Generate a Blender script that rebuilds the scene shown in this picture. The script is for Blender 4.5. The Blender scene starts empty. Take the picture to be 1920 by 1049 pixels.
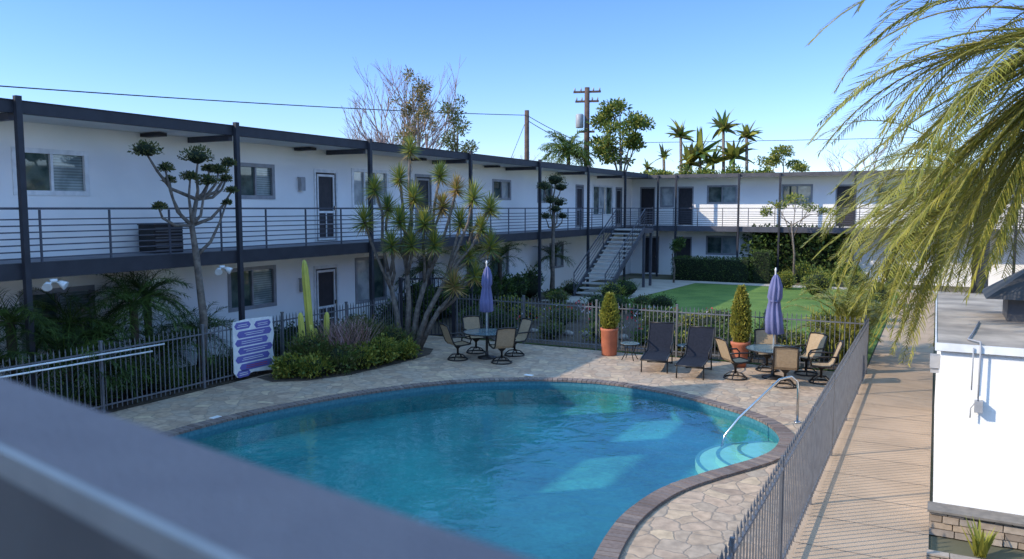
import bpy, math, random
from mathutils import Vector, Matrix
R = random.Random(11)
sc = bpy.context.scene
COL = sc.collection
U = R.uniform

# ------------------------------------------------------------------ materials
def newmat(name):
    m = bpy.data.materials.new(name); m.use_nodes = True
    nt = m.node_tree
    return m, nt, nt.nodes, nt.links, nt.nodes['Principled BSDF']

def mat(name, c1, c2=None, scale=3.0, rough=0.8, bump=0.0, bscale=40.0, metal=0.0, detail=6, spec=0.4, dirt=None):
    m, nt, N, L, P = newmat(name)
    P.inputs['Roughness'].default_value = rough
    P.inputs['Metallic'].default_value = metal
    P.inputs['Specular IOR Level'].default_value = spec
    c2 = c2 or tuple(x*0.8 for x in c1)
    tc = N.new('ShaderNodeTexCoord')
    no = N.new('ShaderNodeTexNoise'); no.inputs['Scale'].default_value = scale; no.inputs['Detail'].default_value = detail
    cr = N.new('ShaderNodeValToRGB')
    cr.color_ramp.elements[0].position = 0.35; cr.color_ramp.elements[1].position = 0.65
    cr.color_ramp.elements[0].color = (*c2, 1); cr.color_ramp.elements[1].color = (*c1, 1)
    L.new(tc.outputs['Object'], no.inputs['Vector']); L.new(no.outputs['Fac'], cr.inputs['Fac'])
    L.new(cr.outputs['Color'], P.inputs['Base Color'])
    if bump > 0:
        n2 = N.new('ShaderNodeTexNoise'); n2.inputs['Scale'].default_value = bscale; n2.inputs['Detail'].default_value = 4
        b = N.new('ShaderNodeBump'); b.inputs['Strength'].default_value = bump; b.inputs['Distance'].default_value = 0.02
        L.new(tc.outputs['Object'], n2.inputs['Vector']); L.new(n2.outputs['Fac'], b.inputs['Height'])
        L.new(b.outputs['Normal'], P.inputs['Normal'])
    return m

def leafmat(name, c1, c2, trans=0.3, rough=0.5, scale=2.0):
    m, nt, N, L, P = newmat(name)
    geo = N.new('ShaderNodeNewGeometry'); tc = N.new('ShaderNodeTexCoord')
    no = N.new('ShaderNodeTexNoise'); no.inputs['Scale'].default_value = scale
    L.new(tc.outputs['Object'], no.inputs['Vector'])
    ad = N.new('ShaderNodeMath'); ad.operation = 'MULTIPLY_ADD'; ad.inputs[1].default_value = 0.6
    sb = N.new('ShaderNodeMath'); sb.operation = 'SUBTRACT'; sb.inputs[1].default_value = 0.3
    L.new(no.outputs['Fac'], sb.inputs[0]); L.new(geo.outputs['Random Per Island'], ad.inputs[0]); L.new(sb.outputs[0], ad.inputs[2])
    mx = N.new('ShaderNodeMix'); mx.data_type = 'RGBA'
    mx.inputs['A'].default_value = (*c1, 1); mx.inputs['B'].default_value = (*c2, 1)
    L.new(ad.outputs[0], mx.inputs['Factor'])
    L.new(mx.outputs['Result'], P.inputs['Base Color'])
    P.inputs['Roughness'].default_value = rough
    P.inputs['Specular IOR Level'].default_value = 0.3
    tr = N.new('ShaderNodeBsdfTranslucent'); L.new(mx.outputs['Result'], tr.inputs['Color'])
    ms = N.new('ShaderNodeMixShader'); ms.inputs[0].default_value = trans
    out = N['Material Output']
    L.new(P.outputs[0], ms.inputs[1]); L.new(tr.outputs[0], ms.inputs[2]); L.new(ms.outputs[0], out.inputs['Surface'])
    return m

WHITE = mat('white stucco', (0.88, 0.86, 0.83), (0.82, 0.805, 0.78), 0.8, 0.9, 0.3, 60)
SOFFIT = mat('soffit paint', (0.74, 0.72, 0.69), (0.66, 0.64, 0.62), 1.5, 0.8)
NAVY = mat('dark slate paint', (0.034, 0.035, 0.044), (0.026, 0.027, 0.034), 4, 0.6, spec=.25)
NAVY2 = mat('faded slate paint', (0.08, 0.082, 0.102), (0.06, 0.062, 0.078), 3, 0.6, 0.1, 80, spec=.25)
FASC2 = mat('weathered fascia paint', (0.085, 0.08, 0.085), (0.055, 0.052, 0.056), 2, 0.7, 0.1, 80)
RAILM = mat('foreground rail paint', (0.36, 0.29, 0.29), (0.31, 0.25, 0.255), 9, 0.7, 0.3, 160, spec=.1)
RAILEDGE = mat('painted rail edge highlight', (0.60, 0.54, 0.50), (0.5, 0.45, 0.42), 9, 0.6)  # bright highlight along the near rail edge, put in as a paler colour
RAILIN = mat('rail inner panel paint', (0.30, 0.265, 0.25), (0.24, 0.21, 0.20), 4, 0.7, spec=.1)
DECKF = mat('deck coating', (0.23, 0.23, 0.255), (0.17, 0.17, 0.195), 2, 0.8)
ROOFM = mat('roof membrane', (0.30, 0.29, 0.28), (0.2, 0.2, 0.2), 0.7, 0.95)
ROOFG = mat('weathered tan roofing', (0.47, 0.40, 0.33), (0.24, 0.21, 0.18), 1.6, 0.95, 0.6, 90)
WFRAME = mat('white window frame', (0.80, 0.80, 0.79), None, 5, 0.4)
GFRAME = mat('grey aluminium frame', (0.28, 0.285, 0.30), None, 5, 0.4)
BLACK = mat('black paint', (0.012, 0.012, 0.014), (0.008, 0.008, 0.01), 5, 0.5)
SCREEN = mat('dark door screen', (0.035, 0.03, 0.034), (0.022, 0.02, 0.023), 6, 0.6)
CONC = mat('warm concrete', (0.44, 0.315, 0.215), (0.37, 0.265, 0.18), 1.3, 0.9, 0.4, 60)
CONC2 = mat('grey concrete', (0.42, 0.38, 0.33), (0.32, 0.29, 0.255), 1.1, 0.9, 0.3, 60)
TREAD = mat('grey concrete tread', (0.46, 0.44, 0.41), (0.38, 0.36, 0.34), 3, 0.9, 0.3, 60)
SOIL = mat('garden soil', (0.10, 0.07, 0.048), (0.05, 0.038, 0.026), 5, 1.0, 1.0, 30)
EARTH = mat('dry ground', (0.16, 0.13, 0.09), (0.09, 0.09, 0.05), 0.4, 1.0)
FENCEM = mat('grey fence paint', (0.135, 0.138, 0.15), (0.10, 0.102, 0.112), 6, 0.5)
TERRA = mat('terracotta', (0.46, 0.14, 0.07), (0.36, 0.11, 0.055), 5, 0.8, 0.2, 40)
TAN = mat('tan sling mesh', (0.38, 0.275, 0.17), (0.32, 0.23, 0.14), 20, 0.8, 0.4, 200)
DSLING = mat('dark sling mesh', (0.018, 0.020, 0.030), (0.012, 0.014, 0.022), 20, 0.85, 0.4, 200, spec=.15)
BRONZE = mat('bronze tube', (0.030, 0.026, 0.024), (0.02, 0.018, 0.017), 20, 0.4, 0, 1, 0.2)
UMB = mat('slate violet canvas', (0.16, 0.165, 0.31), (0.12, 0.125, 0.25), 4, 0.9, 0.2, 60)
STEEL = mat('stainless steel', (0.6, 0.6, 0.6), (0.5, 0.5, 0.5), 20, 0.22, 0, 1, 1.0)
TABLEG = mat('table glass', (0.14, 0.20, 0.22), (0.1, 0.15, 0.17), 3, 0.06, spec=0.8)
WOOD = mat('weathered pole wood', (0.12, 0.075, 0.055), (0.07, 0.045, 0.035), 4, 0.9)
BARK = mat('grey bark', (0.20, 0.165, 0.135), (0.09, 0.075, 0.065), 9, 0.95, 0.8, 40)
BARK2 = mat('brown bark', (0.10, 0.07, 0.05), (0.05, 0.035, 0.03), 9, 0.95, 0.8, 40)
TWIG = mat('bare twig', (0.28, 0.20, 0.18), (0.2, 0.14, 0.13), 5, 0.9)
STEPM = mat('pale step plaster', (0.22, 0.46, 0.39), (0.18, 0.40, 0.34), 3, 0.8)
STEPE = mat('step nosing tile', (0.05, 0.22, 0.24), (0.04, 0.18, 0.20), 20, 0.5)
TILE = mat('waterline tile', (0.06, 0.20, 0.24), (0.035, 0.14, 0.18), 20, 0.3)
MORTAR = mat('mortar', (0.20, 0.175, 0.15), (0.14, 0.125, 0.11), 10, 0.95)
WHITEP = mat('white plastic', (0.78, 0.78, 0.77), None, 5, 0.4)
DGREY = mat('dark grey metal', (0.10, 0.10, 0.105), (0.07, 0.07, 0.075), 5, 0.5)
GREYBOX = mat('grey utility box', (0.35, 0.35, 0.36), None, 5, 0.5)
SIGNB = mat('sign violet', (0.14, 0.13, 0.38), (0.12, 0.11, 0.33), 4, 0.5)
SIGNR = mat('sign red', (0.45, 0.06, 0.07), None, 4, 0.5)
ROCK = mat('river rock', (0.3, 0.27, 0.24), (0.16, 0.14, 0.13), 3, 0.9, 0.6, 20)
FLR = mat('red flowers', (0.55, 0.04, 0.05), None, 5, 0.6)
FLW = mat('white flowers', (0.6, 0.56, 0.58), None, 5, 0.6)
FLP = mat('pink plume', (0.44, 0.27, 0.26), (0.32, 0.19, 0.19), 5, 0.8)
CACT = mat('cactus skin', (0.50, 0.45, 0.08), (0.38, 0.37, 0.07), 3, 0.6)

L_DARK = leafmat('dark leaf', (0.018, 0.038, 0.012), (0.065, 0.105, 0.026))
L_MID = leafmat('mid leaf', (0.045, 0.09, 0.018), (0.14, 0.20, 0.045))
L_OLIVE = leafmat('olive leaf', (0.07, 0.075, 0.022), (0.17, 0.16, 0.055))
L_YEL = leafmat('yellow green leaf', (0.17, 0.19, 0.03), (0.38, 0.35, 0.06))
L_PALM = leafmat('palm leaflet', (0.08, 0.105, 0.016), (0.26, 0.265, 0.045), 0.3, 0.4, 1.0)
L_GOLD = leafmat('golden palm leaflet', (0.20, 0.195, 0.03), (0.46, 0.40, 0.08), 0.3, 0.4, 1.0)
L_DRY = leafmat('dry leaf', (0.22, 0.14, 0.05), (0.50, 0.34, 0.12))
L_YUC = leafmat('yucca leaf', (0.06, 0.12, 0.035), (0.20, 0.26, 0.08), 0.25, 0.4)
RIB = mat('palm rib', (0.30, 0.27, 0.08), (0.20, 0.19, 0.05), 3, 0.5)
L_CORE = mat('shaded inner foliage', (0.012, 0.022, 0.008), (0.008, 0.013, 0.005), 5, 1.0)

def plaster():
    m, nt, N, L, P = newmat('pool plaster')
    tc = N.new('ShaderNodeTexCoord')
    no = N.new('ShaderNodeTexNoise'); no.inputs['Scale'].default_value = 0.5; no.inputs['Detail'].default_value = 5
    n2 = N.new('ShaderNodeTexNoise'); n2.inputs['Scale'].default_value = 7; n2.inputs['Detail'].default_value = 6; n2.inputs['Distortion'].default_value = 1.5
    L.new(tc.outputs['Object'], no.inputs['Vector']); L.new(tc.outputs['Object'], n2.inputs['Vector'])
    a = N.new('ShaderNodeMath'); a.operation = 'MULTIPLY_ADD'; a.inputs[1].default_value = 0.55
    L.new(n2.outputs['Fac'], a.inputs[0]); L.new(no.outputs['Fac'], a.inputs[2])
    cr = N.new('ShaderNodeValToRGB'); cr.color_ramp.elements[0].position = 0.55; cr.color_ramp.elements[1].position = 1.0
    cr.color_ramp.elements[0].color = (0.008, 0.135, 0.150, 1); cr.color_ramp.elements[1].color = (0.045, 0.30, 0.285, 1)
    L.new(a.outputs[0], cr.inputs['Fac']); L.new(cr.outputs['Color'], P.inputs['Base Color']); P.inputs['Roughness'].default_value = 0.9
    return m
PLASTER = plaster()

def flag():
    m, nt, N, L, P = newmat('flagstone')
    tc = N.new('ShaderNodeTexCoord')
    nz = N.new('ShaderNodeTexNoise'); nz.inputs['Scale'].default_value = 2.2; nz.inputs['Detail'].default_value = 5
    L.new(tc.outputs['Object'], nz.inputs['Vector'])
    mxv = N.new('ShaderNodeMix'); mxv.data_type = 'VECTOR'; mxv.inputs['Factor'].default_value = 0.22
    L.new(tc.outputs['Object'], mxv.inputs['A']); L.new(nz.outputs['Color'], mxv.inputs['B'])
    v1 = N.new('ShaderNodeTexVoronoi'); v1.inputs['Scale'].default_value = 4.3; v1.voronoi_dimensions = '2D'
    v2 = N.new('ShaderNodeTexVoronoi'); v2.inputs['Scale'].default_value = 4.3; v2.voronoi_dimensions = '2D'; v2.feature = 'DISTANCE_TO_EDGE'
    L.new(mxv.outputs['Result'], v1.inputs['Vector']); L.new(mxv.outputs['Result'], v2.inputs['Vector'])
    sx = N.new('ShaderNodeSeparateColor'); L.new(v1.outputs['Color'], sx.inputs[0])
    cr = N.new('ShaderNodeValToRGB'); e = cr.color_ramp.elements
    e[0].position = 0; e[0].color = (0.29, 0.205, 0.145, 1); e[1].position = 1; e[1].color = (0.46, 0.34, 0.22, 1)
    k = cr.color_ramp.elements.new(0.3); k.color = (0.39, 0.275, 0.185, 1)
    k = cr.color_ramp.elements.new(0.55); k.color = (0.33, 0.26, 0.195, 1)
    k = cr.color_ramp.elements.new(0.8); k.color = (0.42, 0.295, 0.205, 1)
    L.new(sx.outputs[0], cr.inputs['Fac'])
    n3 = N.new('ShaderNodeTexNoise'); n3.inputs['Scale'].default_value = 7; n3.inputs['Detail'].default_value = 8
    L.new(tc.outputs['Object'], n3.inputs['Vector'])
    mr = N.new('ShaderNodeMapRange'); mr.inputs['To Min'].default_value = 0.4; mr.inputs['To Max'].default_value = 1.6
    L.new(n3.outputs['Fac'], mr.inputs['Value'])
    mu = N.new('ShaderNodeMix'); mu.data_type = 'RGBA'; mu.blend_type = 'MULTIPLY'; mu.inputs['Factor'].default_value = 1
    L.new(cr.outputs['Color'], mu.inputs['A']); L.new(mr.outputs[0], mu.inputs['B'])
    st = N.new('ShaderNodeMapRange'); st.inputs['From Min'].default_value = 0.0; st.inputs['From Max'].default_value = 0.06
    L.new(v2.outputs['Distance'], st.inputs['Value'])
    mg = N.new('ShaderNodeMix'); mg.data_type = 'RGBA'; mg.inputs['A'].default_value = (0.24, 0.19, 0.145, 1)
    L.new(st.outputs[0], mg.inputs['Factor']); L.new(mu.outputs['Result'], mg.inputs['B'])
    L.new(mg.outputs['Result'], P.inputs['Base Color']); P.inputs['Roughness'].default_value = 0.85
    b = N.new('ShaderNodeBump'); b.inputs['Strength'].default_value = 0.4; b.inputs['Distance'].default_value = 0.02
    ad = N.new('ShaderNodeMath'); L.new(st.outputs[0], ad.inputs[0]); L.new(n3.outputs['Fac'], ad.inputs[1])
    L.new(ad.outputs[0], b.inputs['Height']); L.new(b.outputs['Normal'], P.inputs['Normal'])
    return m
FLAG = flag()

def island(name, cols, rough=0.85):
    m, nt, N, L, P = newmat(name)
    g = N.new('ShaderNodeNewGeometry'); cr = N.new('ShaderNodeValToRGB')
    cr.color_ramp.elements[0].color = (*cols[0], 1); cr.color_ramp.elements[1].color = (*cols[-1], 1)
    for i, c in enumerate(cols[1:-1]):
        e = cr.color_ramp.elements.new((i+1)/(len(cols)-1)); e.color = (*c, 1)
    L.new(g.outputs['Random Per Island'], cr.inputs['Fac'])
    tc = N.new('ShaderNodeTexCoord'); no = N.new('ShaderNodeTexNoise'); no.inputs['Scale'].default_value = 18; no.inputs['Detail'].default_value = 6
    L.new(tc.outputs['Object'], no.inputs['Vector'])
    mr = N.new('ShaderNodeMapRange'); mr.inputs['To Min'].default_value = 0.6; mr.inputs['To Max'].default_value = 1.4
    L.new(no.outputs['Fac'], mr.inputs['Value'])
    mu = N.new('ShaderNodeMix'); mu.data_type = 'RGBA'; mu.blend_type = 'MULTIPLY'; mu.inputs['Factor'].default_value = 1
    L.new(cr.outputs['Color'], mu.inputs['A']); L.new(mr.outputs[0], mu.inputs['B'])
    L.new(mu.outputs['Result'], P.inputs['Base Color']); P.inputs['Roughness'].default_value = rough
    return m
BRICK = island('coping brick', [(0.11, 0.08, 0.07), (0.18, 0.13, 0.11), (0.14, 0.11, 0.10), (0.22, 0.165, 0.135)])
STONE = island('ledger stone', [(0.22, 0.17, 0.13), (0.36, 0.27, 0.19), (0.26, 0.22, 0.19), (0.42, 0.34, 0.26)])

def grass():
    m, nt, N, L, P = newmat('lawn')
    tc = N.new('ShaderNodeTexCoord')
    a = N.new('ShaderNodeTexNoise'); a.inputs['Scale'].default_value = 0.8; a.inputs['Detail'].default_value = 5
    b = N.new('ShaderNodeTexNoise'); b.inputs['Scale'].default_value = 30; b.inputs['Detail'].default_value = 5
    L.new(tc.outputs['Object'], a.inputs['Vector']); L.new(tc.outputs['Object'], b.inputs['Vector'])
    ad = N.new('ShaderNodeMath'); L.new(a.outputs['Fac'], ad.inputs[0]); L.new(b.outputs['Fac'], ad.inputs[1])
    cr = N.new('ShaderNodeValToRGB')
    mh = N.new('ShaderNodeMath'); mh.operation = 'MULTIPLY'; mh.inputs[1].default_value = 0.5; L.new(ad.outputs[0], mh.inputs[0])
    cr.color_ramp.elements[0].position = 0.38; cr.color_ramp.elements[1].position = 0.62
    cr.color_ramp.elements[0].color = (0.045, 0.11, 0.012, 1); cr.color_ramp.elements[1].color = (0.14, 0.22, 0.035, 1)
    L.new(mh.outputs[0], cr.inputs['Fac']); L.new(cr.outputs['Color'], P.inputs['Base Color'])
    P.inputs['Roughness'].default_value = 0.95
    bp = N.new('ShaderNodeBump'); bp.inputs['Strength'].default_value = 1; bp.inputs['Distance'].default_value = 0.04
    L.new(b.outputs['Fac'], bp.inputs['Height']); L.new(bp.outputs['Normal'], P.inputs['Normal'])
    return m
GRASS = grass()

def glass(name, ca, cb, blinds=False):
    m, nt, N, L, P = newmat(name)
    tc = N.new('ShaderNodeTexCoord')
    no = N.new('ShaderNodeTexNoise'); no.inputs['Scale'].default_value = 2.2; no.inputs['Detail'].default_value = 4
    L.new(tc.outputs['Object'], no.inputs['Vector'])
    cr = N.new('ShaderNodeValToRGB'); cr.color_ramp.elements[0].position = 0.4; cr.color_ramp.elements[1].position = 0.6
    cr.color_ramp.elements[0].color = (*ca, 1); cr.color_ramp.elements[1].color = (*cb, 1)
    L.new(no.outputs['Fac'], cr.inputs['Fac'])
    src = cr.outputs['Color']
    if blinds:
        w = N.new('ShaderNodeTexWave'); w.bands_direction = 'Z'; w.inputs['Scale'].default_value = 5.0
        L.new(tc.outputs['Object'], w.inputs['Vector'])
        mr = N.new('ShaderNodeMapRange'); mr.inputs['To Min'].default_value = 0.6; mr.inputs['To Max'].default_value = 1.0
        L.new(w.outputs['Fac'], mr.inputs['Value'])
        mu = N.new('ShaderNodeMix'); mu.data_type = 'RGBA'; mu.blend_type = 'MULTIPLY'; mu.inputs['Factor'].default_value = 1
        L.new(src, mu.inputs['A']); L.new(mr.outputs[0], mu.inputs['B']); src = mu.outputs['Result']
    L.new(src, P.inputs['Base Color'])
    P.inputs['Roughness'].default_value = 0.03; P.inputs['Specular IOR Level'].default_value = 0.9
    return m
G_DARK = glass('dark window glass', (0.03, 0.055, 0.05), (0.10, 0.14, 0.12))
G_BLIND = glass('glass over blinds', (0.22, 0.28, 0.28), (0.42, 0.48, 0.46), True)
G_CURT = glass('glass over curtain', (0.28, 0.31, 0.31), (0.48, 0.50, 0.49))

def water():
    m, nt, N, L, P = newmat('pool water')
    N.remove(P)
    tc = N.new('ShaderNodeTexCoord')
    no = N.new('ShaderNodeTexNoise'); no.inputs['Scale'].default_value = 2.2; no.inputs['Detail'].default_value = 4; no.inputs['Distortion'].default_value = 1.0
    L.new(tc.outputs['Object'], no.inputs['Vector'])
    b = N.new('ShaderNodeBump'); b.inputs['Strength'].default_value = 0.26; b.inputs['Distance'].default_value = 0.05
    L.new(no.outputs['Fac'], b.inputs['Height'])
    g = N.new('ShaderNodeNewGeometry')
    dt = N.new('ShaderNodeVectorMath'); dt.operation = 'DOT_PRODUCT'; L.new(g.outputs['Incoming'], dt.inputs[0]); L.new(b.outputs['Normal'], dt.inputs[1])
    ab = N.new('ShaderNodeMath'); ab.operation = 'ABSOLUTE'; L.new(dt.outputs['Value'], ab.inputs[0])
    om = N.new('ShaderNodeMath'); om.operation = 'SUBTRACT'; om.inputs[0].default_value = 1.0; om.use_clamp = True; L.new(ab.outputs[0], om.inputs[1])
    pw = N.new('ShaderNodeMath'); pw.operation = 'POWER'; pw.inputs[1].default_value = 5.0; L.new(om.outputs[0], pw.inputs[0])
    ma = N.new('ShaderNodeMath'); ma.operation = 'MULTIPLY_ADD'; ma.inputs[1].default_value = 0.98; ma.inputs[2].default_value = 0.02; ma.use_clamp = True; L.new(pw.outputs[0], ma.inputs[0])
    tr = N.new('ShaderNodeBsdfTransparent'); tr.inputs['Color'].default_value = (0.80, 0.97, 0.98, 1)
    gl = N.new('ShaderNodeBsdfGlossy'); gl.inputs['Roughness'].default_value = 0.02; L.new(b.outputs['Normal'], gl.inputs['Normal'])
    ms = N.new('ShaderNodeMixShader'); L.new(ma.outputs[0], ms.inputs[0]); L.new(tr.outputs[0], ms.inputs[1]); L.new(gl.outputs[0], ms.inputs[2])
    L.new(ms.outputs[0], N['Material Output'].inputs['Surface'])
    return m
WATER = water()

# ------------------------------------------------------------------ mesh builder
class MB:
    def __init__(s): s.V = []; s.F = []; s.M = []; s.S = []
    def face(s, pts, m=0, sm=False):
        i = len(s.V); s.V += [tuple(p) for p in pts]; s.F.append(tuple(range(i, i+len(pts)))); s.M.append(m); s.S.append(sm)
    def raw(s, vs, fs, m=0, sm=False):
        i = len(s.V); s.V += [tuple(v) for v in vs]
        for f in fs: s.F.append(tuple(i+k for k in f)); s.M.append(m); s.S.append(sm)
    def box(s, x0, x1, y0, y1, z0, z1, m=0):
        s.raw([(x0,y0,z0),(x1,y0,z0),(x1,y1,z0),(x0,y1,z0),(x0,y0,z1),(x1,y0,z1),(x1,y1,z1),(x0,y1,z1)],
              [(0,3,2,1),(4,5,6,7),(0,1,5,4),(1,2,6,5),(2,3,7,6),(3,0,4,7)], m)
    def beam(s, p0, p1, w, h, m=0, up=(0,0,1)):
        p0 = Vector(p0); p1 = Vector(p1); d = (p1-p0).normalized()
        side = d.cross(Vector(up))
        if side.length < 1e-4: side = d.cross(Vector((1,0,0)))
        side.normalize(); u = side.cross(d).normalized()
        a = side*w/2; b = u*h/2
        s.raw([p0-a-b, p0+a-b, p0+a+b, p0-a+b, p1-a-b, p1+a-b, p1+a+b, p1-a+b],
              [(0,1,2,3),(4,7,6,5),(0,4,5,1),(1,5,6,2),(2,6,7,3),(3,7,4,0)], m)
    def tube(s, pts, rad, n=8, m=0, cap=True):
        pts = [Vector(p) for p in pts]
        if not isinstance(rad, (list, tuple)): rad = [rad]*len(pts)
        vs = []; prev = None
        for i, p in enumerate(pts):
            a = pts[max(i-1, 0)]; b = pts[min(i+1, len(pts)-1)]
            d = (b-a)
            if d.length < 1e-6: d = Vector((0,0,1))
            d.normalize()
            if prev is None:
                q = Vector((0,0,1)) if abs(d.z) < 0.9 else Vector((1,0,0))
                x = d.cross(q).normalized()
            else:
                x = (prev - d*prev.dot(d))
                x = x.normalized() if x.length > 1e-5 else d.orthogonal().normalized()
            prev = x; y = d.cross(x)
            for k in range(n):
                t = 2*math.pi*k/n
                vs.append(p + (x*math.cos(t)+y*math.sin(t))*rad[i])
        fs = []
        for i in range(len(pts)-1):
            for k in range(n):
                fs.append((i*n+k, i*n+(k+1)%n, (i+1)*n+(k+1)%n, (i+1)*n+k))
        s.raw(vs, fs, m, True)
        if cap:
            j = len(s.V)-len(vs)
            s.F.append(tuple(range(j+n-1, j-1, -1))); s.M.append(m); s.S.append(False)
            e = j+(len(pts)-1)*n
            s.F.append(tuple(range(e, e+n))); s.M.append(m); s.S.append(False)
    def lathe(s, prof, c=(0,0,0), n=20, m=0, sm=True, flute=0, nf=8):
        vs = []
        for (r, z) in prof:
            for k in range(n):
                t = 2*math.pi*k/n
                rr = r*(1+flute*math.cos(nf*t))
                vs.append((c[0]+rr*math.cos(t), c[1]+rr*math.sin(t), c[2]+z))
        fs = []
        for i in range(len(prof)-1):
            for k in range(n):
                fs.append((i*n+k, i*n+(k+1)%n, (i+1)*n+(k+1)%n, (i+1)*n+k))
        s.raw(vs, fs, m, sm)
        j = len(s.V)-len(vs)
        s.F.append(tuple(range(j+n-1, j-1, -1))); s.M.append(m); s.S.append(False)
        e = j+(len(prof)-1)*n
        s.F.append(tuple(range(e, e+n))); s.M.append(m); s.S.append(False)
    def ring(s, c, r, tr, n=20, k=6, m=0):
        pts = [(c[0]+r*math.cos(2*math.pi*i/n), c[1]+r*math.sin(2*math.pi*i/n), c[2]) for i in range(n+1)]
        s.tube(pts, tr, k, m, False)
    def blob(s, c, r, m=0, n=10, jit=0.12):
        vs = []; rings = 6
        for i in range(rings+1):
            ph = math.pi*i/rings
            for k in range(n):
                t = 2*math.pi*k/n; j = 1+U(-jit, jit)
                vs.append((c[0]+r[0]*j*math.sin(ph)*math.cos(t), c[1]+r[1]*j*math.sin(ph)*math.sin(t), c[2]-r[2]*j*math.cos(ph)))
        fs = [(i*n+k, i*n+(k+1)%n, (i+1)*n+(k+1)%n, (i+1)*n+k) for i in range(rings) for k in range(n)]
        s.raw(vs, fs, m, True)
    def leaf(s, p, d, size, w=0.45, m=0):
        d = d.normalized(); sd = d.cross(Vector((U(-1,1), U(-1,1), U(-1,1))))
        if sd.length < 1e-3: return
        sd.normalize(); a = p+d*size*0.5
        s.face([p, a+sd*size*w*0.5, p+d*size, a-sd*size*w*0.5], m)
    def blade(s, p, d, L, w, droop=0.5, segs=3, m=0, keel=None):
        p = Vector(p); d = Vector(d).normalized()
        sd = d.cross(Vector((0,0,1)))
        if sd.length < 1e-3: sd = Vector((1,0,0))
        sd.normalize()
        if keel:
            up = sd.cross(d); sd = (sd + up*keel).normalized()
        vs = []; st = L/segs
        for i in range(segs+1):
            f = i/segs
            ww = w*(1-f)**0.7*(0.6+0.4*min(1, f*4)) if i < segs else 0.0
            if i == segs: vs.append(p)
            else: vs += [p-sd*ww/2, p+sd*ww/2]
            p = p+d*st; d = (d+Vector((0,0,-droop/segs))).normalized()
        fs = [(2*i, 2*i+1, 2*i+3, 2*i+2) for i in range(segs-1)]
        fs.append((2*(segs-1), 2*(segs-1)+1, 2*segs))
        s.raw(vs, fs, m)
    def cloud(s, c, r, n, size, m=(0,), shell=0.55, w=0.5, zmin=None):
        for _ in range(n):
            v = Vector((R.gauss(0,1), R.gauss(0,1), R.gauss(0,1))).normalized()
            f = shell+(1-shell)*R.random()
            if R.random() < 0.2: f *= R.random()
            p = Vector((c[0]+v.x*r[0]*f, c[1]+v.y*r[1]*f, c[2]+v.z*r[2]*f))
            if zmin is not None and p.z < zmin: continue
            d = (v+Vector((U(-1,1), U(-1,1), U(-.6,1))))
            s.leaf(p, d, size*U(.6,1.3), w, R.choice(m))
    def boxcloud(s, x0,x1,y0,y1,z0,z1, n, size, m=(0,), t=0.08):
        ax = [(y1-y0)*(z1-z0), (y1-y0)*(z1-z0), (x1-x0)*(z1-z0), (x1-x0)*(z1-z0), (x1-x0)*(y1-y0)]
        for _ in range(n):
            k = R.choices(range(5), ax)[0]; x=U(x0,x1); y=U(y0,y1); z=U(z0,z1); o = U(-t,t)
            if k==0: x=x0+o; nv=Vector((-1,0,0))
            elif k==1: x=x1+o; nv=Vector((1,0,0))
            elif k==2: y=y0+o; nv=Vector((0,-1,0))
            elif k==3: y=y1+o; nv=Vector((0,1,0))
            else: z=z1+o; nv=Vector((0,0,1))
            s.leaf(Vector((x,y,z)), nv+Vector((U(-1,1),U(-1,1),U(-1,1))), size*U(.6,1.3), 0.55, R.choice(m))
    def frond(s, o, az, el, L, droop, ll, nl, lw=0.03, m=(0,), mr=1, segs=14, rr=0.02, hang=0.8, lseg=3, neat=0.0):
        p = Vector(o); d = Vector((math.cos(az)*math.cos(el), math.sin(az)*math.cos(el), math.sin(el)))
        pts = [p.copy()]; st = L/segs
        for i in range(segs):
            p = p+d*st; pts.append(p.copy())
            d = (d+Vector((0,0,-droop/segs*(0.5+1.2*i/segs)))).normalized()
        s.tube(pts, [rr*(1-0.8*i/segs) for i in range(segs+1)], 5, mr, False)
        j_ = 1-neat; mm = R.choice(m)
        tw = U(-.35,.35)
        for j in range(nl):
            f = 0.10+0.90*(j+R.random()*0.4)/nl; x = min(f*segs, segs-0.001); i = int(x); q = pts[i].lerp(pts[i+1], x-i)
            t = (pts[i+1]-pts[i]).normalized(); sd = t.cross(Vector((0,0,1)))
            if sd.length < 0.05: sd = Vector((-math.sin(az), math.cos(az), 0))
            sd.normalize(); up = sd.cross(t)
            sd = (sd+up*tw).normalized(); up = sd.cross(t)
            le = ll*(math.sin(math.pi*min(1, 0.15+f*0.8))**0.6)*U(.82,1.08)
            for sg in (-1, 1):
                dd = sd*sg*(.78+U(-.35,.3)*j_)+t*(.62+U(-.25,.3)*j_)+up*(.12+U(-.4,.35)*j_)
                s.blade(q, dd, le, lw, hang*U(.7,1.25), lseg, mm if R.random()<.75 else R.choice(m), U(-.5,.5))

def wloc(o):
    v = Vector((0,0,0))
    while o is not None: v += o.location; o = o.parent
    return v
def mk(name, mb, mats, parent=None, at=None, label=None, category=None, kind=None, group=None, local=False):
    me = bpy.data.meshes.new(name)
    off = Vector((0,0,0))
    if at is not None and not local: off = Vector(at)
    if parent is not None and not local: off = wloc(parent)
    V = mb.V if off.length == 0 else [(v[0]-off.x, v[1]-off.y, v[2]-off.z) for v in mb.V]
    me.from_pydata(V, [], mb.F)
    if not isinstance(mats, (list, tuple)): mats = [mats]
    for m in mats: me.materials.append(m)
    me.polygons.foreach_set('material_index', mb.M); me.polygons.foreach_set('use_smooth', mb.S)
    me.update()
    o = bpy.data.objects.new(name, me); COL.objects.link(o)
    if at is not None: o.location = at
    if parent is not None: o.parent = parent
    if label: o['label'] = label
    if category: o['category'] = category
    if kind: o['kind'] = kind
    if group: o['group'] = group
    return o
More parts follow.
